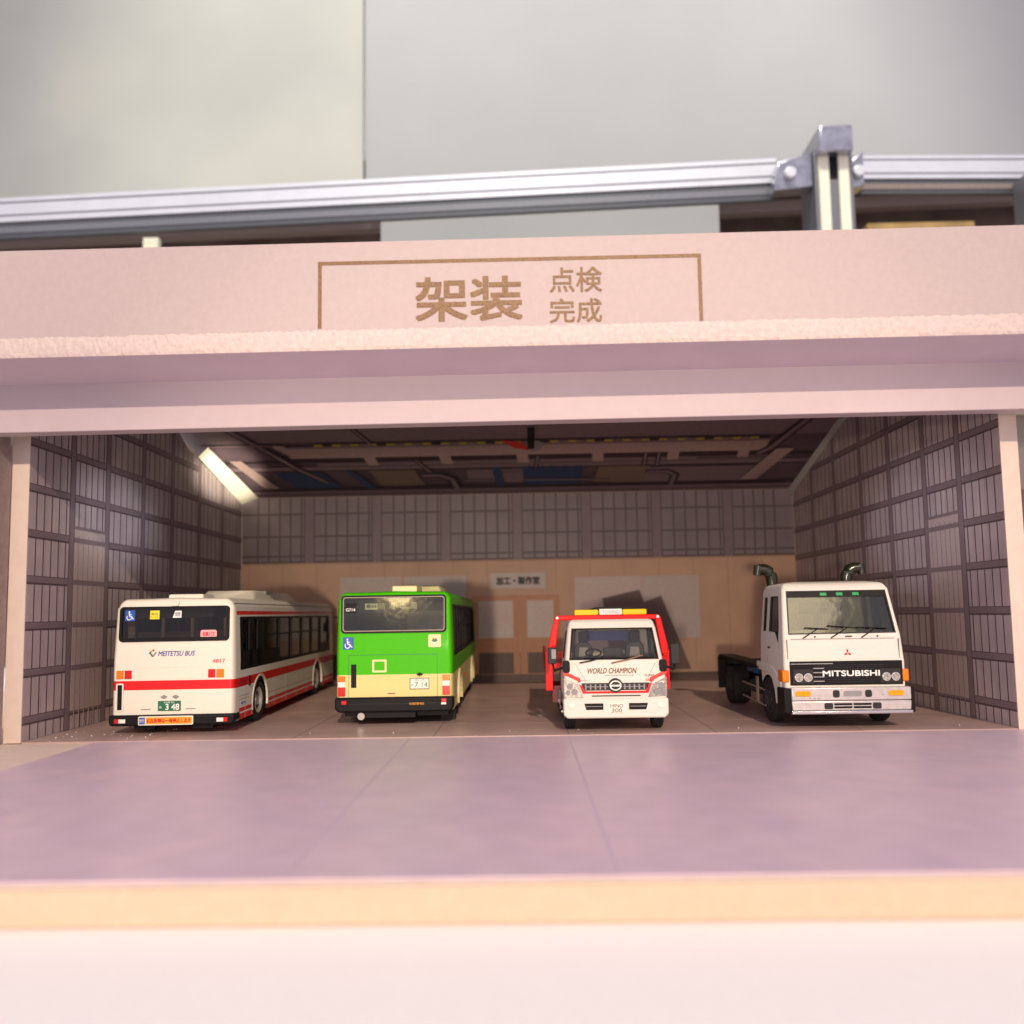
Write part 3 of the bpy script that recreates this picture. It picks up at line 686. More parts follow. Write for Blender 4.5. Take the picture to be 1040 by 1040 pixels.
q = MB(); q.box(-1.79, -1.41, .015, .03, 4.08, 4.44, 'black'); o = q.build('number_sticker', rf); text('G714', -1.60, 4.20, .34, .11, .015, 'white', o, bold=.02)
q = MB(); q.box(-1.32, 1.0, .056, .10, 4.08, 4.56, 'dark_grey'); ds = q.build('destination_display', rf)
g = MB(); g.box(-1.08, -.62, .050, .056, 4.20, 4.42, 'white'); g.build('route_box', ds); text('都03', -.85, 4.32, .36, .14, .050, 'ink_black', ds, bold=.02)
for ch, x in zip('晴海埠頭', (-.46, -.10, .30, .70)): text(ch, x, 4.32, .24, .24, .056, 'white', ds)
iso_wheelchair(bus, -1.86, -1.48, 2.76, 3.20, -.0)
q = MB(); q.prism(rrect(1.24, 1.70, 2.80, 3.26, .05), -.012, 0, 'lemon_cream'); o = q.build('yellow_sticker', bus); o['label'] = 'pale yellow square sticker with a green leaf spot'
g = MB(); g.prism([(1.36, 3.02), (1.42, 3.14), (1.47, 3.08), (1.52, 3.14), (1.58, 3.02), (1.47, 2.98)], -.018, -.012, 'plate_green'); g.cyl((1.47, 2.94), .05, -.018, -.012, 'white', n=12); g.build('leaf_mark', o)
q = MB(); P_ = [(-1.66, .66), (-1.66, 2.56), (1.56, 2.56), (1.56, .66)]; I_ = [(-1.645, .66), (-1.645, 2.545), (1.545, 2.545), (1.545, .66)]
frame_y(q, P_, I_, -.008, 0, 'plate_green'); q.build('engine_hatch', bus)
q = MB(); q.box(-1.57, -1.38, -.012, .0, 1.38, 2.22, 'black'); q.build('rear_vent', bus)
q = MB(); frame_y(q, rrect(-.80, -.28, 1.92, 2.38, .04), rrect(-.73, -.35, 1.99, 2.31, .02), -.012, 0, 'lemon_cream'); q.build('square_frame_mark', bus)
for s in (-1, 1):
    x0, x1 = sorted((s * 1.76 - .02, s * 2.02 - .02))
    for z0, z1, m in ((1.60, 1.80, 'lamp_orange'), (1.40, 1.595, 'lamp_white'), (1.08, 1.395, 'lamp_red')):
        q = MB(); q.box(x0, x1, -.035, .02, z0, z1, m); q.build('tail_lamp', bus, bevel=.012)
q = MB(); q.box(.56, 1.26, -.02, 0, 1.30, 1.70, 'plate_white'); o = q.build('number_plate', bus, bevel=.01)
frm = MB(); frame_y(frm, rrect(.56, 1.26, 1.30, 1.70, .02), rrect(.58, 1.24, 1.32, 1.68, .01), -.026, -.02, 'dark_grey'); frm.build('plate_rim', o)
text('7 14', .97, 1.46, .46, .18, -.02, 'plate_green', o); text('品川 200', .91, 1.63, .34, .06, -.02, 'plate_green', o); text('か', .65, 1.46, .08, .08, -.02, 'plate_green', o)
q = MB(); q.cyl((.92, 1.84), .055, -.09, 0, 'black', n=14); q.prism([(.84, 1.80), (1.0, 1.80), (1.05, 1.86), (.80, 1.86)], -.05, 0, 'black'); q.build('plate_lamp', bus)
q = MB(); q.box(-.25, .02, -.02, 0, 1.145, 1.18, 'ink_brown'); q.build('grip_slot', bus)
q = MB(); q.prism([(-2.14, 1.04), (-2.14, .62), (-2.0, .50), (2.02, .50), (2.14, .62), (2.14, 1.04)], -.14, .5, 'black'); bp = q.build('rear_bumper', bus, bevel=.07)
q = MB(); q.box(-1.6, 1.66, -.145, -.13, .80, .82, 'dark_grey'); q.build('bumper_crease', bp)
for s, z in ((-1, .86), (1, .90)):
    q = MB(); q.box(s * 1.80 - .09, s * 1.80 + .09, -.17, -.1, z - .06, z + .07, 'lamp_red'); q.build('reflector', bp, bevel=.01)
q = MB(); q.box(1.70, 1.88, -.17, -.1, .76, .83, 'lamp_white'); q.build('reversing_lamp', bp)
text('NONSTEP BUS', .82, .80, .52, .08, -.147, 'orange', bp, bold=.01)
q = MB(); q.prism([(-1.3, .55), (.75, .55), (.75, .30), (-1.2, .30)], .0, .5, 'black'); q.box(-1.9, 1.9, .5, 15, .3, .6, 'black'); q.build('underframe', bus)
q = MB(); q.tube([(-1.2, -.05, .36), (-1.2, .8, .42)], .13, 'satin', 14); q.build('exhaust_pipe', bus)
q = MB(); q.prism(rrect(-.15, .78, 4.78, 5.06, .06), .5, 2.2, 'lemon_cream'); q.build('roof_vent', bus, bevel=.04)
q = MB(); y0, y1 = 3.2, 9.0
q.add([(-.2, y0, 4.72), (1.5, y0, 4.72), (1.5, y1, 4.72), (-.2, y1, 4.72), (-.1, y0 + .5, 5.14), (1.3, y0 + .5, 5.14), (1.3, y1 - .6, 5.14), (-.1, y1 - .6, 5.14)],
      [(0, 3, 2, 1), (4, 5, 6, 7), (0, 1, 5, 4), (1, 2, 6, 5), (2, 3, 7, 6), (3, 0, 4, 7)], 'lemon_cream'); q.build('air_conditioner', bus, bevel=.06)
side_windows(bus, W, .59, 15.36, 2.47, 4.34, [2.0, 3.6, 5.2, 6.8, 8.4, 10.0, 11.6, 13.2], [(.59, .9, 2.5, 4.3)], 3.6, 'black', 'glass_dark')
seats(bus, 6, (-1.25, 1.25), 2.1, 'seat_blue', 1.9, 2.0)
for s in (1, -1):
    for y in (RW, FW): wheel(bus, s * (W / 2 - .05), y, .78, .42, s, 'grey')
    for y in (RW, FW):
        q = MB(); x0, x1 = sorted((s * (W / 2 - .05), s * (W / 2 + .08)))
        n = 16; o_, i_ = [], []
        for k in range(n + 1):
            t = math.radians(-12 + 204 * k / n); o_.append((y + 1.05 * math.cos(t), .78 + 1.05 * math.sin(t))); i_.append((y + .95 * math.cos(t), .78 + .95 * math.sin(t)))
        for k in range(n): q.prism([o_[k], o_[k + 1], i_[k + 1], i_[k]], x0, x1, 'lemon_cream', 'x')
        q.build('wheel_arch', bus)
    X = s * W / 2; q = MB(); a, b_ = sorted((X, X + s * .006))
    for z in (.9, 1.1, 1.3, 1.5): q.box(a, b_, .4, 1.7, z, z + .02, 'grey')
    for y in (.35, 1.75, 4.4, 6.6, 8.8, 11.0): q.box(a, b_, y - .012, y + .012, .6, 1.8, 'grey')
    q.build('panel_lines', bus)
q = MB(); q.prism([(1.2, .03), (1.2, .42), (1.75, .42), (1.75, .03)], 1.55, 2.1, 'rubber', 'x'); q.build('mud_flap', bus)
q = MB(); q.box(2.13, 2.16, 6.0, 6.2, 1.3, 1.42, 'lamp_red'); q.build('side_marker', bus)

# ------------------------------------------------------------------ cabs
def loft_cab(par, secs, m, name='body'):
    """secs: list of (z, half width, y front, y back)"""
    vs = []; fs = []
    for z, hw, yf, yb in secs: vs += [(-hw, yf, z), (hw, yf, z), (hw, yb, z), (-hw, yb, z)]
    for j in range(len(secs) - 1):
        for i in range(4): a, c_ = j * 4 + i, j * 4 + (i + 1) % 4; fs.append([a, c_, c_ + 4, a + 4])
    fs += [[3, 2, 1, 0], [(len(secs) - 1) * 4 + i for i in range(4)]]
    b = MB().add(vs, fs, m)
    o = b.build(name, par)
    return o
def bevel_apply(o, w_, seg=3, ang=20):
    b = o.modifiers.new('b', 'BEVEL'); b.width = w_; b.segments = seg; b.limit_method = 'ANGLE'; b.angle_limit = math.radians(ang)
    bpy.context.view_layer.update()
    me = bpy.data.meshes.new_from_object(o.evaluated_get(bpy.context.evaluated_depsgraph_get())); o.modifiers.clear(); o.data = me

# ---- small tow truck (front towards the camera)
tt = empty('tow_truck', 'white cab tow truck with red bed frame and yellow roof beacons, front facing out', 'truck', (2.98, 26.25, 0), math.radians(-.6))
cab = loft_cab(tt, [(.62, 1.66, .05, 2.5), (1.25, 1.70, .0, 2.55), (1.65, 1.70, .03, 2.6), (2.34, 1.64, .24, 2.6), (3.42, 1.50, .74, 2.55), (3.72, 1.42, .95, 2.45)], 'truck_white')
bevel_apply(cab, .13)
def wsy(z): return .24 + (z - 2.34) * .463   # windscreen plane
ws = [(-1.46, 2.42), (1.46, 2.42), (1.34, 3.40), (-1.34, 3.40)]
cutp = MB(); n = 4
vs = [(x, wsy(z) - .6, z) for x, z in ws] + [(x, wsy(z) + .5, z) for x, z in ws]
cutp.add(vs, [[0, 1, 2, 3], [7, 6, 5, 4]] + [[i, i + 4, (i + 1) % 4 + 4, (i + 1) % 4] for i in range(4)], 'black')
cav = MB(); cav.add([(-1.5, .5, 1.7), (1.5, .5, 1.7), (1.5, 2.4, 1.7), (-1.5, 2.4, 1.7), (-1.36, .95, 3.5), (1.36, .95, 3.5), (1.36, 2.3, 3.5), (-1.36, 2.3, 3.5)], [(0, 3, 2, 1), (4, 5, 6, 7), (0, 1, 5, 4), (1, 2, 6, 5), (2, 3, 7, 6), (3, 0, 4, 7)], 'interior_pale')
cut(cab, [cav, cutp, MB().prism([(.95, 2.4), (2.05, 2.4), (2.05, 3.35), (1.15, 3.35)], -3, 3, 'black', 'x'), ccyl(1.0, 3, 1.1, .55, .72), ccyl(-3, -1.0, 1.1, .55, .72), cbox(-1.1, 1.1, 2.2, 3, 2.6, 3.3, 'black')])
q = MB(); vs = [(x, wsy(z) + .03, z) for x, z in ws] + [(x, wsy(z) + .05, z) for x, z in ws]
q.add(vs, [[0, 1, 2, 3], [7, 6, 5, 4]] + [[i, i + 4, (i + 1) % 4 + 4, (i + 1) % 4] for i in range(4)], 'glass_clear'); wso = q.build('windscreen', tt)
q = MB(); O = [(-1.49, 2.39), (1.49, 2.39), (1.37, 3.43), (-1.37, 3.43)]; I = [(-1.44, 2.44), (1.44, 2.44), (1.32, 3.38), (-1.32, 3.38)]
vs = [(x, wsy(z) - .02, z) for x, z in O] + [(x, wsy(z) - .02, z) for x, z in I] + [(x, wsy(z) + .04, z) for x, z in O] + [(x, wsy(z) + .04, z) for x, z in I]
fs = []
for k in range(4):
    j = (k + 1) % 4; fs += [[k, j, 4 + j, 4 + k], [8 + k, 12 + k, 12 + j, 8 + j], [k, 8 + k, 8 + j, j], [4 + k, 4 + j, 12 + j, 12 + k]]
q.add(vs, fs, 'black'); q.build('rubber_seal', wso)
for s in (1, -1):
    q = MB(); q.prism([(.97, 2.42), (2.03, 2.42), (2.03, 3.33), (1.17, 3.33)], *sorted((s * 1.46, s * 1.48)), 'glass_dark', 'x'); q.build('side_window', tt)
q = MB(); q.box(-1.3, 1.3, .55, 1.1, 2.3, 2.45, 'dark_grey'); q.build('dashboard', tt, bevel=.04)
q = MB(); 
n = 18; R0 = .26
q.tube([(-.62 + R0 * math.cos(2 * PI * k / n), 1.0 + .12 * math.sin(2 * PI * k / n), 2.58 + .12 * math.sin(2 * PI * k / n)) for k in range(n + 1)], .03, 'black', 8); q.build('steering_wheel', tt)
for x in (-.92, .86):
    q = MB(); q.prism([(x - .36, 1.75), (x + .36, 1.75), (x + .30, 2.78), (x + .16, 2.92), (x - .16, 2.92), (x - .30, 2.78)], 1.55, 1.8, 'seat_dark'); q.prism(rrect(x - .17, x + .17, 2.93, 3.3, .05), 1.55, 1.72, 'seat_dark'); q.prism([(x - .2, 2.3), (x + .2, 2.3), (x + .15, 2.75), (x - .15, 2.75)], 1.52, 1.56, 'grey'); q.build('seat', tt, bevel=.04)
q = MB(); q.prism(rrect(-.22, .42, 2.3, 2.72, .06), 1.6, 1.8, 'seat_dark'); q.build('seat', tt, bevel=.03)
q = MB(); q.box(-.8, .7, 2.2, 2.25, 2.95, 3.3, 'ink_blue'); q.build('rear_screen', tt)
# hood plane between z 1.65 and 2.34
def hy(z): return .03 + (z - 1.65) * .304 if z > 1.65 else (.0 + max(0, (z - 1.25)) * .075)
hyo = lambda z: hy(z) - .004
text('WORLD CHAMPION', -.08, 2.03, 1.62, .17, hyo, 'ink_truck', tt, slant=.3, bold=.02)
text('www.worldchampion.co.jp', .14, 1.88, .95, .045, hyo, 'ink_black', tt); text('SUPER', 1.15, 1.87, .33, .06, hyo, 'ink_brown', tt, bold=.02); text('300', 1.13, 1.72, .28, .07, hyo, 'red', tt, bold=.02); text('HINO', -1.0, 1.72, .3, .04, hyo, 'grey', tt)
def hood_poly(mb, pl, th, m):
    n = len(pl); vs = [(x, hy(z) - th, z) for x, z in pl] + [(x, hy(z) + .03, z) for x, z in pl]
    mb.add(vs, [list(range(n)), list(range(2 * n - 1, n - 1, -1))] + [[i, i + n, (i + 1) % n + n, (i + 1) % n] for i in range(n)], m)
def stroke(mb, pts, wd, th, m):
    for p0, p1 in zip(pts, pts[1:]):
        a, b_ = Vector(p0), Vector(p1); d = (b_ - a).normalized(); n_ = Vector((-d.y, d.x)) * wd; e = d * wd * .4
        hood_poly(mb, [tuple(a - e + n_), tuple(b_ + e + n_), tuple(b_ + e - n_), tuple(a - e - n_)], th, m)
q = MB(); stroke(q, [(-1.68, 1.98), (-1.20, 1.76), (-1.04, 1.36)], .055, .018, 'red'); stroke(q, [(-1.06, 1.34), (1.06, 1.34)], .035, .016, 'red'); stroke(q, [(1.04, 1.36), (1.20, 1.76), (1.68, 1.98)], .055, .018, 'red'); q.build('red_trim', tt)
q = MB(); hood_poly(q, [(-1.12, 1.64), (1.12, 1.64), (1.03, 1.40), (-1.03, 1.40)], .012, 'dark_grey'); gr = q.build('grille', tt)
q = MB()
for k in range(13): x = -1.0 + .16 * k; hood_poly(q, [(x, 1.60), (x + .05, 1.60), (x + .05, 1.43), (x, 1.43)], .02, 'grey')
hood_poly(q, [(-.98, 1.535), (.98, 1.535), (.98, 1.51), (-.98, 1.51)], .026, 'grey'); q.build('grille_bars', gr)
q = MB()
def cring(mb, cx, cz, r0, r1, rz0, rz1, y0, y1, m, n=28):
    o_ = [(cx + r1 * math.cos(2 * PI * k / n), cz + rz1 * math.sin(2 * PI * k / n)) for k in range(n)]; i_ = [(cx + r0 * math.cos(2 * PI * k / n), cz + rz0 * math.sin(2 * PI * k / n)) for k in range(n)]
    frame_y(mb, o_, i_, y0, y1, m)
q.cyl((0, 1.56), .235, -.03, .05, 'dark_grey', n=28); cring(q, 0, 1.56, .155, .195, .125, .165, -.06, -.03, 'satin'); q.prism([(-.15, 1.53), (.15, 1.53), (.15, 1.585), (-.15, 1.585)], -.055, -.03, 'satin'); q.prism([(-.025, 1.44), (.025, 1.44), (.025, 1.68), (-.025, 1.68)], -.053, -.03, 'dark_grey'); q.build('badge', tt)
for s in (-1, 1):
    q = MB(); P0 = [(s * 1.695, 1.82), (s * 1.22, 1.60), (s * 1.06, 1.17), (s * 1.69, 1.21)]; hood_poly(q, P0, .02, 'lens'); h = q.build('headlight', tt, bevel=.01)
    q = MB()
    for cx, cz, r in ((1.5, 1.55, .1), (1.36, 1.36, .1), (1.57, 1.34, .075)): q.cyl((s * cx, cz), r, -.045, -.0, 'grey', n=16, r2=r)
    q.build('reflector_bowl', h)
    q = MB(); q.prism(rrect(s * 1.45 - .0 - .09, s * 1.45 + .09, .85, 1.03, .085), -.1, -.04, 'lamp_white'); q.build('fog_lamp', tt)
q = MB(); q.box(-.78, .82, -.02, .05, 1.21, 1.24, 'black'); q.build('panel_slot', tt)
q = MB(); q.prism([(-1.72, 1.14), (-1.72, .62), (-1.60, .50), (1.60, .50), (1.72, .62), (1.72, 1.14)], -.07, .5, 'truck_white'); bp = q.build('front_bumper', tt, bevel=.06, seg=3)
for s in (-1, 1):
    q = MB(); q.prism([(s * .42, .99), (s * 1.04, .99), (s * .98, .78), (s * .42, .78)], -.078, -.03, 'black'); sl = q.build('air_intake', bp)
    q = MB(); q.box(*sorted((s * .46, s * .98)), -.082, -.078, .88, .9, 'grey'); q.build('louvre', sl)
q = MB(); q.box(-.26, .3, -.085, -.06, .68, 1.0, 'plate_white'); o = q.build('number_plate', tt, bevel=.008)
text('HINO', .02, .91, .42, .12, -.086, 'ink_truck', o, bold=.005); text('300', .02, .76, .34, .12, -.086, 'ink_truck', o, bold=.005)
q = MB(); stroke(q, [(-1.30, 2.28), (-.98, 1.72)], .007, .006, 'grey'); stroke(q, [(1.36, 2.28), (1.04, 1.72)], .007, .006, 'grey'); q.build('bonnet_seam', tt)
for p0, p1 in (((-1.15, 2.30), (-.35, 2.48)), ((-.10, 2.28), (.95, 2.52))):
    q = MB(); y = hy(2.3) - .06
    q.tube([(p0[0], y, p0[1]), ((p0[0] + p1[0]) / 2, y + .02, (p0[1] + p1[1]) / 2 - .02), (p1[0], wsy(p1[1]) - .06, p1[1])], .022, 'black' if p0[0] < -1 else 'ink_brown', 8)
    q.tube([(p0[0] + .1, wsy(2.42) - .05, 2.44), (p1[0] + .4, wsy(2.5) - .05, 2.46)], .018, 'black', 8); q.build('wiper', tt)
for s, xm in ((-1, -2.05), (1, 2.02)):
    q = MB(); q.prism(rrect(xm - .15, xm + .15, 2.28 if s < 0 else 2.22, 2.82 if s < 0 else 2.9, .06), .12, .3, 'dark_grey'); mo = q.build('side_mirror', tt, bevel=.03)
    q = MB(); q.tube([(s * 1.62, .42, 2.28), (s * 1.64, .2, 2.18), (xm * .97, .2, 2.05), (xm, .22, 2.3)], .045, 'black', 8); q.prism(rrect(s * 1.60 - .12, s * 1.60 + .12, 1.98, 2.38, .08), .1, .25, 'black'); q.build('mirror_arm', mo)
    if s < 0: q = MB(); q.box(xm - .03, xm + .12, .1, .12, 2.45, 2.76, 'grey'); q.build('mirror_glass', mo)
# red guard frame and bed behind the cab
q = MB(); q.prism([(-1.93, 3.78), (-1.84, 3.87), (1.66, 3.87), (1.75, 3.78), (1.66, 3.70), (-1.84, 3.70)], 1.28, 1.38, 'red')
for s in (-1, 1):
    e = -.09; q.prism([(s * 1.66 + e, 3.8), (s * 1.84 + e, 3.8), (s * 2.08 + e, 2.75), (s * 2.04 + e, 2.5), (s * 1.84 + e, 2.5)], 1.281, 1.42, 'red'); q.box(*sorted((s * 1.90 + e, s * 2.02 + e)), 1.3, 2.9, 2.42, 2.55, 'red')
gf = q.build('guard_frame', tt, bevel=.03)
for s in (-1, 1):
    q = MB(); q.cyl((s * 1.74 - .09, 3.79), .05, 1.22, 1.28, 'lamp_white', n=14); q.build('bolt', gf)
q = MB(); q.box(-2.12, 2.12, 2.85, 11.0, 1.95, 2.15, 'red')
for s in (-1, 1):
    a, b_ = sorted((s * 2.12, s * 2.22)); q.box(a, b_, 2.8, 11.0, 1.7, 2.45, 'red'); 
    a, b_ = sorted((s * 1.98, s * 2.25)); q.box(a, b_, 2.65, 2.84, 1.15, 2.6, 'red')
bdk = q.build('tow_bed', tt, bevel=.02)
q = MB(); q.box(-.7, .7, 2.0, 10.8, .6, .95, 'black'); q.box(-1.7, 1.7, 2.8, 4.0, 1.0, 1.9, 'dark_red'); q.box(-2.0, -1.5, 3.0, 5.0, .7, 1.3, 'dark_red'); q.build('chassis', tt)
q = MB(); q.prism([(-1.05, 3.90), (-1.0, 4.06), (.98, 4.06), (1.05, 3.90)], 1.6, 2.0, 'black'); q.prism([(-.85, 4.05), (-.4, 4.15), (.5, 4.15), (.9, 4.05)], 1.6, 2.0, 'black'); q.box(-.9, .9, 1.6, 1.9, 3.65, 3.9, 'black'); lb = q.build('light_bar', tt)
for x0, x1 in ((-1.22, -.38), (.46, 1.30)):
    q = MB(); q.prism(rrect(x0, x1, 3.86, 4.06, .05), 1.42, 1.95, 'lamp_yellow'); q.build('beacon', lb, bevel=.03)
q = MB(); q.box(-.35, .44, 1.40, 1.96, 3.87, 4.08, 'lamp_white'); o = q.build('centre_panel', lb, bevel=.02); text('TOWING', .045, 3.975, .6, .11, 1.398, 'grey', lb)
for s in (-1, 1): wheel(tt, s * 1.66, 1.1, .53, .36, s); wheel(tt, s * 1.66, 7.6, .53, .5, s)
q = MB(); 
for k in range(7): q.cyl((-1.70 , .50 + .0), .04, 1.9, 2.0, 'satin', n=8)
q.tube([(-1.78, 2.2, 1.2), (-1.80, 1.9, .9), (-1.74, 1.8, .6)], .06, 'satin', 8); q.build('chain', tt)

# ---- heavy tractor truck (front towards the camera)
tr = empty('tractor_truck', 'white cab-over tractor truck with black grille and twin intake snorkels at the right wall', 'truck', (10.55, 26.35, 0), math.radians(-.8))
cab = loft_cab(tr, [(1.02, 1.93, .12, 2.6), (1.45, 1.97, .0, 2.72), (2.2, 1.98, .0, 2.78), (3.05, 1.94, .10, 2.78), (4.62, 1.79, .52, 2.74), (4.82, 1.70, .70, 2.66), (4.90, 1.2, 1.1, 2.3)], 'truck_white')
bevel_apply(cab, .10)
def wy(z): return .10 + (z - 3.05) * .2675
ws = [(-1.76, 3.12), (1.78, 3.14), (1.66, 4.58), (-1.66, 4.58)]
def slab(pl, a, b_, fn, m):
    n = len(pl); vs = [(x, fn(z) + a, z) for x, z in pl] + [(x, fn(z) + b_, z) for x, z in pl]
    return MB().add(vs, [list(range(n)), list(range(2 * n - 1, n - 1, -1))] + [[i, i + n, (i + 1) % n + n, (i + 1) % n] for i in range(n)], m)
cav = MB().add([(-1.76, .4, 2.3), (1.76, .4, 2.3), (1.76, 2.55, 2.3), (-1.76, 2.55, 2.3), (-1.62, .75, 4.66), (1.62, .75, 4.66), (1.62, 2.5, 4.66), (-1.62, 2.5, 4.66)], [(0, 3, 2, 1), (4, 5, 6, 7), (0, 1, 5, 4), (1, 2, 6, 5), (2, 3, 7, 6), (3, 0, 4, 7)], 'interior')
sw = [(.62, 2.86), (.98, 3.18), (1.70, 3.2), (1.70, 4.42), (.88, 4.42), (.62, 3.3)]
cut(cab, [cav, slab(ws, -.6, .5, wy, 'black'), MB().prism(sw, -3, 3, 'black', 'x'), MB().prism([(2.05, 3.2), (2.38, 3.2), (2.38, 4.4), (2.05, 4.4)], -3, 3, 'black', 'x'), ccyl(1.2, 3, 1.85, .70, .98), ccyl(-3, -1.2, 1.85, .70, .98), cbox(-1, 1, 2.4, 3, 3.2, 4.2, 'black')])
wso = slab(ws, .03, .05, wy, 'glass_glossy').build('windscreen', tr)
q = MB(); I = [(-1.72, 3.16), (1.74, 3.18), (1.62, 4.54), (-1.62, 4.54)]; n = 4
vs = [(x, wy(z) - .015, z) for x, z in ws] + [(x, wy(z) - .015, z) for x, z in I] + [(x, wy(z) + .04, z) for x, z in ws] + [(x, wy(z) + .04, z) for x, z in I]
fs = []
for k in range(4):
    j = (k + 1) % 4; fs += [[k, j, 4 + j, 4 + k], [8 + k, 12 + k, 12 + j, 8 + j], [k, 8 + k, 8 + j, j], [4 + k, 4 + j, 12 + j, 12 + k]]
q.add(vs, fs, 'dark_grey'); q.build('rubber_seal', wso)
slab([(-1.66, 4.36), (1.66, 4.36), (1.64, 4.53), (-1.64, 4.53)], .012, .025, wy, 'black').build('sun_band', wso)
for x in (-.42, .12, .66):
    q = slab([(x - .11, 4.40), (x + .11, 4.40), (x + .11, 4.51), (x - .11, 4.51)], -.01, .02, wy, 'lamp_green'); q.build('marker_lamp', tr, bevel=.01)
for s in (1, -1):
    xs_ = lambda z: s * (1.94 - (z - 3.05) * .0955)
    for pl, nm in ((sw, 'side_window'), ([(2.05, 3.2), (2.38, 3.2), (2.38, 4.4), (2.05, 4.4)], 'quarter_window')):
        n = len(pl); q = MB(); vs = [(xs_(z) - s * .03, y, z) for y, z in pl] + [(xs_(z) - s * .05, y, z) for y, z in pl]
        q.add(vs, [list(range(n)), list(range(2 * n - 1, n - 1, -1))] + [[i, i + n, (i + 1) % n + n, (i + 1) % n] for i in range(n)], 'glass_dark'); wo = q.build(nm, tr)
        cx, cz = sum(p[0] for p in pl) / n, sum(p[1] for p in pl) / n
        q = MB(); inn = [(cx + (y - cx) * .9, cz + (z - cz) * .95) for y, z in pl]
        vs = [(xs_(z) + s * .008, y, z) for y, z in pl] + [(xs_(z) + s * .008, y, z) for y, z in inn] + [(xs_(z) - s * .03, y, z) for y, z in pl] + [(xs_(z) - s * .03, y, z) for y, z in inn]
        fs = []
        for k in range(n):
            j = (k + 1) % n; fs += [[k, j, n + j, n + k], [2 * n + k, 3 * n + k, 3 * n + j, 2 * n + j], [k, 2 * n + k, 2 * n + j, j], [n + k, n + j, 3 * n + j, 3 * n + k]]
        q.add(vs, fs, 'dark_grey'); q.build('rubber_seal', wo)
    # door lines, handle, fender and steps
    X = s * 1.975
    q = MB()
    for (ya, za, yb, zb) in ((.45, 1.6, .55, 2.9), (.45, 1.6, 1.5, 1.6), (1.5, 1.6, 1.85, 2.2), (1.85, 2.2, 1.88, 4.5), (.55, 2.9, .8, 4.5)):
        a, b_ = Vector((ya, za)), Vector((yb, zb)); d = (b_ - a).normalized(); nn = Vector((-d.y, d.x)) * .012
        pts = [a + nn, b_ + nn, b_ - nn, a - nn]; fx = lambda z: s * (1.98 if z < 2.2 else (1.98 - (z - 2.2) * .047 if z < 3.05 else 1.94 - (z - 3.05) * .0955)) 
        vs = [(fx(p.y) + s * .006, p.x, p.y) for p in pts] + [(fx(p.y) - s * .02, p.x, p.y) for p in pts]
        q.add(vs, [(0, 1, 2, 3), (7, 6, 5, 4), (0, 4, 5, 1), (1, 5, 6, 2), (2, 6, 7, 3), (3, 7, 4, 0)], 'grey')
    dr = q.build('door_seam', tr)
    q = MB(); q.box(*sorted((s * 1.95, s * 2.0)), 1.55, 1.72, 2.62, 2.67, 'black'); q.build('door_handle', tr)
    q = MB(); q.prism([(.35, .78), (.92, .78), (1.02, 1.2), (1.3, 1.6), (1.75, 1.78), (2.3, 1.78), (3.1, 1.80), (3.1, 2.10), (2.2, 2.12), (1.2, 2.0), (.35, 1.6)], *sorted((s * 1.80, s * 2.02)), 'truck_white', 'x'); q.build('fender', tr, bevel=.03)
# wipers
for p0, p1, p2 in (((-1.30, 3.0), (-.75, 3.32), (-1.2, 3.34)), ((-.38, 3.0), (.22, 3.34), (-.45, 3.4)), ((.62, 3.0), (1.15, 3.32), (.45, 3.34))):
    q = MB(); q.tube([(p0[0], wy(3.0) - .05, p0[1]), (p1[0], wy(p1[1]) - .04, p1[1])], .02, 'black', 8); q.tube([(p2[0], wy(p2[1]) - .03, p2[1]), (p1[0] + .35, wy(p1[1]) - .03, p1[1] - .03)], .016, 'black', 8); q.build('wiper', tr)
q = MB()
for a, b_ in (((-1.70, 2.96), (1.70, 2.97)),): q.box(a[0], b_[0], .06, .13, a[1], a[1] + .015, 'grey')
q.box(-1.85, -1.835, -.006, .05, 2.3, 2.96, 'grey'); q.box(1.80, 1.815, -.006, .05, 2.3, 2.96, 'grey')
for x in (-.9, 1.15): q.cyl((x, 3.04), .025, .05, .12, 'black', n=8)
q.box(.1, .32, .05, .12, 3.03, 3.06, 'black'); q.build('panel_seam', tr)
# red three-diamond emblem
q = MB(); cx, cz, r = .13, 2.50, .125
fyy = lambda z: 0.0 + (z - 2.2) * .1176
for k in range(3):
    t = math.radians(90 + 120 * k); d = Vector((math.cos(t), math.sin(t))); nn = Vector((-d.y, d.x)); c0 = Vector((cx, cz))
    pl = [c0, c0 + d * r * .55 + nn * r * .31, c0 + d * r * 1.1, c0 + d * r * .55 - nn * r * .31]
    vs = [(p.x, fyy(p.y) - .012, p.y) for p in pl] + [(p.x, fyy(p.y) + .02, p.y) for p in pl]
    q.add(vs, [(0, 1, 2, 3), (7, 6, 5, 4), (0, 4, 5, 1), (1, 5, 6, 2), (2, 6, 7, 3), (3, 7, 4, 0)], 'lamp_red')
q.build('emblem', tr)
q = MB(); q.box(-1.80, 1.86, -.05, .1, 1.46, 2.24, 'black'); gr = q.build('grille', tr, bevel=.02)
q = MB()
for k in range(9): q.box(-1.02, 1.25, -.062, -.05, 1.56 + .068 * k, 1.575 + .068 * k, 'dark_grey')
for k, zz in enumerate((1.58, 1.72, 1.86, 2.0)): q.box(-1.05, -.70, -.066, -.05, zz, zz + .022, 'satin')
q.box(-1.78, -.4, -.056, -.05, 2.15, 2.17, 'satin'); q.build('grille_slats', gr)
text('MITSUBISHI', .17, 1.84, 1.84, .175, -.066, 'white', gr, bold=.045, depth=.02)
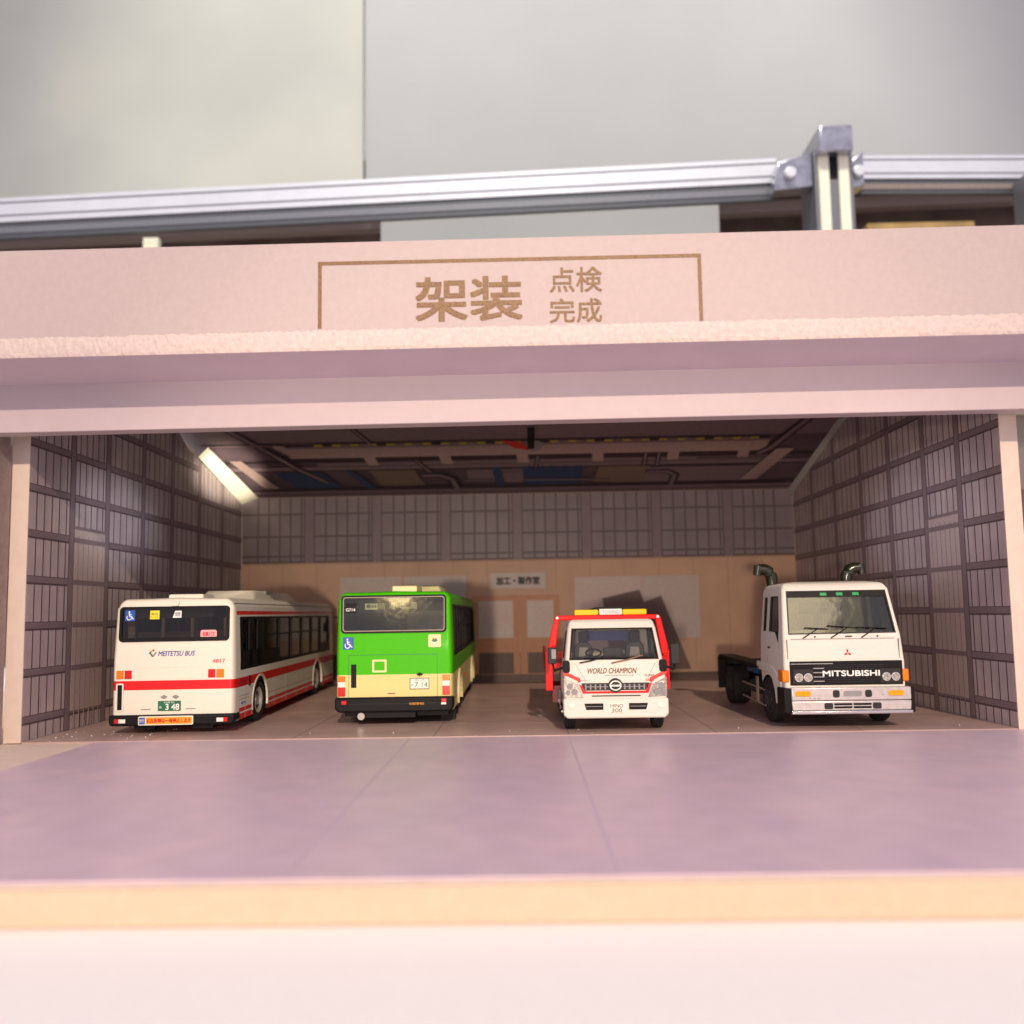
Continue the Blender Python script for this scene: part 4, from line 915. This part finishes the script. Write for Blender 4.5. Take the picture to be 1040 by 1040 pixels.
for s in (-1, 1):
    cx0 = s * 1.42 + .03
    q = MB(); q.box(cx0 - .33, cx0 + .33, -.07, -.04, 1.52, 1.98, 'dark_grey'); hb = q.build('headlight_housing', gr)
    for dx in (-.15, .15):
        q = MB(); q.cyl((cx0 + dx, 1.72), .145, -.12, -.06, 'chrome', n=22); h = q.build('headlight', tr, bevel=.012)
        q = MB(); q.cyl((cx0 + dx, 1.72), .115, -.135, -.12, 'lens', n=22); q.build('lens', h)
    q = MB(); a, b_ = sorted((s * 1.83, s * 2.06)); q.box(a, b_, -.05, .45, 1.56, 1.96, 'lamp_orange'); q.build('turn_signal', tr, bevel=.04)
q = MB(); q.prism([(-1.84, 1.40), (-1.84, .98), (2.02, .98), (2.02, 1.40)], -.22, .2, 'bumper_silver'); q.prism([(-1.84, .965), (2.02, .965), (2.0, .66), (-1.82, .66)], -.22, .2, 'bumper_silver'); bp = q.build('front_bumper', tr, bevel=.03)
q = MB(); q.box(-1.86, 2.04, -.27, .1, .54, .655, 'chrome'); q.build('chrome_lip', bp, bevel=.03)
for s in (-1, 1):
    a, b_ = sorted((s * 1.86 + .03, s * 2.12 + .03)); q = MB(); q.box(a, b_, -.2, .55, .56, 1.38, 'black'); q.build('bumper_end', tr, bevel=.05)
    a = s * 1.50 + .03; q = MB(); q.prism(rrect(a - .24, a + .24, 1.12, 1.29, .05), -.26, -.2, 'amber'); q.build('indicator', bp, bevel=.015)
    q = MB(); q.prism(rrect(.12 + s * .52 - .11, .12 + s * .52 + .11, 1.07, 1.31, .07), -.228, -.2, 'dark_grey'); q.build('tow_hole', bp)
    q = MB(); q.prism(rrect(.12 + s * .78 - .14, .12 + s * .78 + .14, .70, .90, .05), -.228, -.2, 'dark_grey'); q.build('fog_socket', bp)
q = MB(); frame_y(q, rrect(-.2, .44, 1.08, 1.30, .06), rrect(-.17, .41, 1.11, 1.27, .04), -.235, -.2, 'satin'); q.prism(rrect(-.17, .41, 1.11, 1.27, .04), -.225, -.2, 'grey'); q.build('plate_recess', bp)
q = MB(); 
for z in (.72, .82): q.box(-.48, .10, -.228, -.2, z, z + .07, 'black'); q.box(.14, .72, -.228, -.2, z, z + .07, 'black')
q.build('lower_grille', bp)
for x in (-1.1, -.98, 1.1, -1.25): q = MB(); q.cyl((x, 1.05 + (.1 if x > 0 else 0)), .02, -.235, -.2, 'grey', n=8); q.build('bumper_bolt', bp)
# snorkels
for s in (-1, 1):
    q = MB(); x = -1.36 if s < 0 else 1.36
    q.tube([(x, 3.0, 1.4), (x, 3.0, 4.7), (x, 3.0, 5.0), (x + s * .01, 3.0, 5.12), (x + s * .045, 2.99, 5.24), (x + s * .11, 2.98, 5.34), (x + s * .20, 2.97, 5.41), (x + s * .31, 2.96, 5.45), (x + s * .52, 2.92, 5.46)], [.15, .19, .21, .22, .225, .225, .22, .21, .18], 'olive', 18)
    q.tube([(x + s * .50, 2.92, 5.58), (x + s * .56, 2.92, 5.22)], [.17, .15], 'olive', 12); q.build('intake_snorkel', tr, smooth=True)
# chassis
q = MB()
for s in (-1, 1): q.box(*sorted((s * .5, s * .72)), .8, 9.2, .85, 1.2, 'black')
q.box(-1.3, 1.3, .2, 1.6, .55, 1.0, 'black'); q.box(-1.2, 1.2, 5.0, 8.6, 1.2, 1.35, 'black'); q.cyl((6.8, 1.35), .65, 1.3, 1.45, 'black', 'z') if False else None
q.box(-.9, .9, 2.7, 3.3, .9, 3.2, 'black'); q.box(-1.28, 1.28, 2.9, 9.1, .75, 1.45, 'black'); q.box(-1.7, 1.7, 8.9, 9.2, .9, 1.8, 'black'); q.build('chassis', tr)
q = MB(); q.cyl((0, 6.8), .8, 1.36, 1.5, 'dark_grey', 'z', 28); q.build('fifth_wheel', tr)
for s in (-1, 1):
    q = MB(); pl = [(5.55, 1.0), (5.55, 1.85), (5.75, 1.98), (8.55, 1.98), (8.75, 1.85), (8.75, .55)]
    q.prism([(2.8, 1.80), (2.8, 1.94), (9.1, 2.02), (9.36, 1.85), (9.36, .52), (9.26, .52), (9.26, 1.8), (9.05, 1.9)], *sorted((s * 1.35, s * 2.02)), 'black', 'x'); q.build('mudguard', tr, bevel=.02)
    q = MB(); q.tube([(s * 1.55, 3.0, 1.05), (s * 1.55, 4.9, 1.05)], .30, 'dark_grey', 18); q.build('fuel_tank', tr, bevel=.02)
    q = MB(); q.tube([(s * 1.98, 2.3, 1.1), (s * 1.98, 5.3, 1.15)], .035, 'satin', 8); q.tube([(s * 1.98, 2.2, .55), (s * 1.98, 5.3, .62)], .035, 'satin', 8); q.box(*sorted((s * 1.94, s * 1.98)), 3.2, 3.45, .55, 1.5, 'satin'); q.build('side_rail', tr)
    wheel(tr, s * 2.0, 1.85, .80, .42, s, 'dark_grey'); wheel(tr, s * 2.0, 7.5, .80, .75, s, 'dark_grey')
q = MB(); q.tube([(-1.5, 5.0, 1.62), (-1.5, 5.9, 1.62)], .16, 'tank_blue', 16); q.build('air_tank', tr)

# ------------------------------------------------------------------ display case behind the diorama
def seg_box(mb, xa, za, xb, zb, h, y0, y1, m):
    mb.prism([(xa, za - h), (xb, zb - h), (xb, zb), (xa, za)], y0, y1, m)
ra = empty('aluminium_rail', 'long aluminium rail of the display case left of the bracket', 'rail', (0, 60, 0))
q = MB(); seg_box(q, -60, 37.2, 20.6, 39.55, 2.0, 0, .6, 'alu'); q.build('rail_profile', ra)
for dz, h, m, nm in ((.35, .12, 'alu_mid', 'groove'), (1.42, .12, 'alu_mid', 'groove')):
    q = MB(); seg_box(q, -60, 37.2 - dz, 20.6, 39.55 - dz, h, -.03, 0, m); q.build(nm, ra)
q = MB(); seg_box(q, -60, 35.2, 20.6, 37.55, .42, .1, .5, 'alu_dark'); seg_box(q, -60, 34.78, 20.6, 37.13, .5, .05, .5, 'alu_mid'); seg_box(q, -60, 34.28, 20.6, 36.63, .42, .1, .5, 'alu_dark'); q.build('gasket', ra)
ra = empty('aluminium_rail', 'short aluminium rail of the display case right of the bracket', 'rail', (0, 60, 0))
q = MB(); seg_box(q, 27.2, 39.6, 46, 39.2, 1.9, 0, .6, 'alu'); q.build('rail_profile', ra)
for dz in (.3, 1.42): q = MB(); seg_box(q, 27.2, 39.6 - dz, 46, 39.2 - dz, .1, -.03, 0, 'alu_mid'); q.build('groove', ra)
q = MB(); seg_box(q, 27.2, 37.7, 46, 37.3, .4, .1, .5, 'alu_dark'); seg_box(q, 27.2, 37.3, 46, 36.9, .45, .05, .5, 'case_taupe'); seg_box(q, 27.2, 36.85, 46, 36.45, .35, .1, .5, 'alu_dark'); q.build('gasket', ra)
# upright with chrome cap and pale strips
up = empty('case_upright', 'grey case upright with chrome cap and two pale strips', 'upright', (24.4, 58, 0))
q = MB(); q.box(-1.6, 1.3, 0, 3, 0, 39.0, 'alu_mid'); q.build('post', up)
for x in (-.95, .55): q = MB(); q.box(x - .38, x + .38, -.2, 0, 0, 38.3, 'strip_pale'); q.build('pale_strip', up)
q = MB(); q.box(-.5, .12, -.05, .02, 36.6, 38.3, 'black'); q.build('slot', up)
q = MB(); q.box(-1.45, 1.05, -.9, 3.0, 38.3, 40.35, 'bracket_metal'); q.build('end_cap', up, bevel=.12)
for s, x0, x1 in ((-1, -4.6, -1.62), (1, 1.32, 2.3)):
    q = MB(); q.prism([(x0, 36.0), (x1, 36.2), (x1, 39.0), (x0 + (.3 if s < 0 else 0), 38.2)], .3, 1.6, 'bracket_metal'); br = q.build('bracket', up, bevel=.1)
    q = MB(); q.cyl(((x0 + x1) / 2 - (.3 if s < 0 else 0), 37.2), .45, -.1, .3, 'alu', n=18); q.build('screw', br, bevel=.08)
q = MB(); q.box(39.0, 42.5, 57, 60, 0, 36.9, 'alu_mid'); tag(q.build('case_upright'), 'plain dark grey case upright at the right edge', 'upright')
# panels beyond the rail
q = MB(); q.prism([(-75, 40.4), (-14.2, 43.6), (-14.2, 90), (-75, 90)], 70, 70.6, 'case_beige'); tag(q.build('back_board', bevel=.1), 'greenish beige back panel above the rail at the left', 'panel')
q = MB(); q.prism([(-14.1, 43.4), (70, 44.2), (70, 90), (-14.1, 90)], 70.3, 70.9, 'case_grey'); tag(q.build('back_board', bevel=.1), 'pale grey back panel above the rail, from centre to right', 'panel')
q = MB(); q.box(-90, 90, 78, 79, -.6, 51, 'case_brown'); tag(q.build('wooden_board'), 'dark brown wooden board seen under the rail', 'board')
q = MB(); q.prism([(-66, 41.6), (66, 44.4), (66, 43.3), (-66, 40.5)], 74, 75, 'case_taupe'); tag(q.build('shelf_edge'), 'taupe shelf edge running below the rail gasket', 'shelf')
q = MB(); q.box(-11.5, 17.0, 64, 65, 0, 40.5, 'case_grey'); tag(q.build('grey_sheet'), 'pale grey sheet standing behind the fascia centre', 'sheet')
q = MB(); q.prism([(-32.7, 30), (-31.4, 30), (-31.4, 37.2), (-32.7, 37.2)], 66, 66.6, 'strip_pale'); tag(q.build('pale_tag'), 'small pale tag below the left rail', 'tag')
q = MB(); q.box(33, 43, 72, 73, 20, 40.0, 'case_ochre'); tag(q.build('cardboard_box'), 'ochre cardboard seen at the right below the rail', 'cardboard')
# things glimpsed beyond the right post
for z0, z1, m, nm, lb_, ct in ((11.6, 20, 'case_taupe', 'shelf_board', 'taupe shelf board beyond the right post', 'shelf'), (16.6, 17.6, 'strip_pale', 'shelf_lip', 'pale yellow shelf lip beyond the right post', 'shelf'), (6.5, 11.6, 'case_brown', 'dark_case', 'dark case beyond the right post', 'case'), (5.0, 6.5, 'dark_red', 'red_box', 'dark red box beyond the right post', 'box'), (-.88, 4.9, 'case_taupe', 'carton', 'taupe carton low beyond the right post', 'carton')):
    q = MB(); q.box(30.5, 60, 52 - (1 if nm == 'shelf_lip' else 0), 56, z0, z1, m); tag(q.build(nm), lb_, ct)

# ------------------------------------------------------------------ light
wd = bpy.data.worlds.new('World'); SC.world = wd; wd.use_nodes = True
bg = wd.node_tree.nodes['Background']; bg.inputs[0].default_value = (.80, .72, .86, 1); bg.inputs[1].default_value = .90
def lamp(kind, name, loc, target, power, color, **kw):
    l = bpy.data.lights.new(name, kind); l.energy = power; l.color = color
    for k, v in kw.items(): setattr(l, k, v)
    o = bpy.data.objects.new(name, l); COL.objects.link(o); o.location = loc
    o.rotation_euler = (Vector(target) - Vector(loc)).to_track_quat('-Z', 'Y').to_euler(); return o
D = Vector((-.14, 1, -.515))
T = Vector((0, 30, 3))
lamp('SPOT', 'key_lamp', T - D * 200, T, 1.42e6, (1, .80, .58), spot_size=math.radians(17.5), spot_blend=.12, shadow_soft_size=1.6)
lamp('SPOT', 'low_lamp', (-5.5, -24, 2.2), (4, 45, 4), 3.2e4, (1, .80, .62), spot_size=math.radians(40), spot_blend=.6, shadow_soft_size=.9)
lamp('SPOT', 'strip_fill', (-6, 12, 5.2), (-16.1, 43, 12.0), 1.5e5, (1, .88, .68), spot_size=math.radians(7), spot_blend=.7, shadow_soft_size=.3)  # added spot to make the cream strip look bright

lamp('SPOT', 'panel_fill', (0, -30, 190), (0, 68, 44), 1.7e6, (1, .97, .88), spot_size=math.radians(31), spot_blend=.12, shadow_soft_size=12)  # added fill spot, brightens the panels behind the diorama
tp = Vector((9.6, 26.8, 4.0)); dr_ = Vector((.29, -.83, .475)).normalized(); lamp('AREA', 'windscreen_glare', tp + dr_ * 120, tp, 2.8e3, (1, .82, .55), shape='DISK', size=15)  # added disk light, gives the warm glare on the tractor windscreen
tp = Vector((-3.9, 28.8, 4.3)); dr_ = Vector((-.14, -.98, .11)).normalized(); lamp('AREA', 'rear_glass_glint', tp + dr_ * 70, tp, 5.0e2, (1, .74, .36), shape='DISK', size=3.2)  # added disk light for the glint in the green bus's rear glass
lamp('SPOT', 'wall_glow', (20, -20, 7.6), (-16.5, 31.4, 7.9), 1.1e5, (.86, .90, 1), spot_size=math.radians(4.4), spot_blend=.9, shadow_soft_size=.8)  # added spot for the pale patch on the left wall
lamp('SPOT', 'wall_glow', (-20, -20, 8.0), (15.84, 31.2, 7.4), 7.0e4, (.92, .88, 1), spot_size=math.radians(6.5), spot_blend=1, shadow_soft_size=.8)  # added spot, makes the soft pale band on the right wall
vs_ = SC.view_settings; vs_.view_transform = 'Standard'; vs_.look = 'None'; vs_.exposure = 0; vs_.gamma = 1
SC.cycles.max_bounces = 8; SC.cycles.transparent_max_bounces = 16
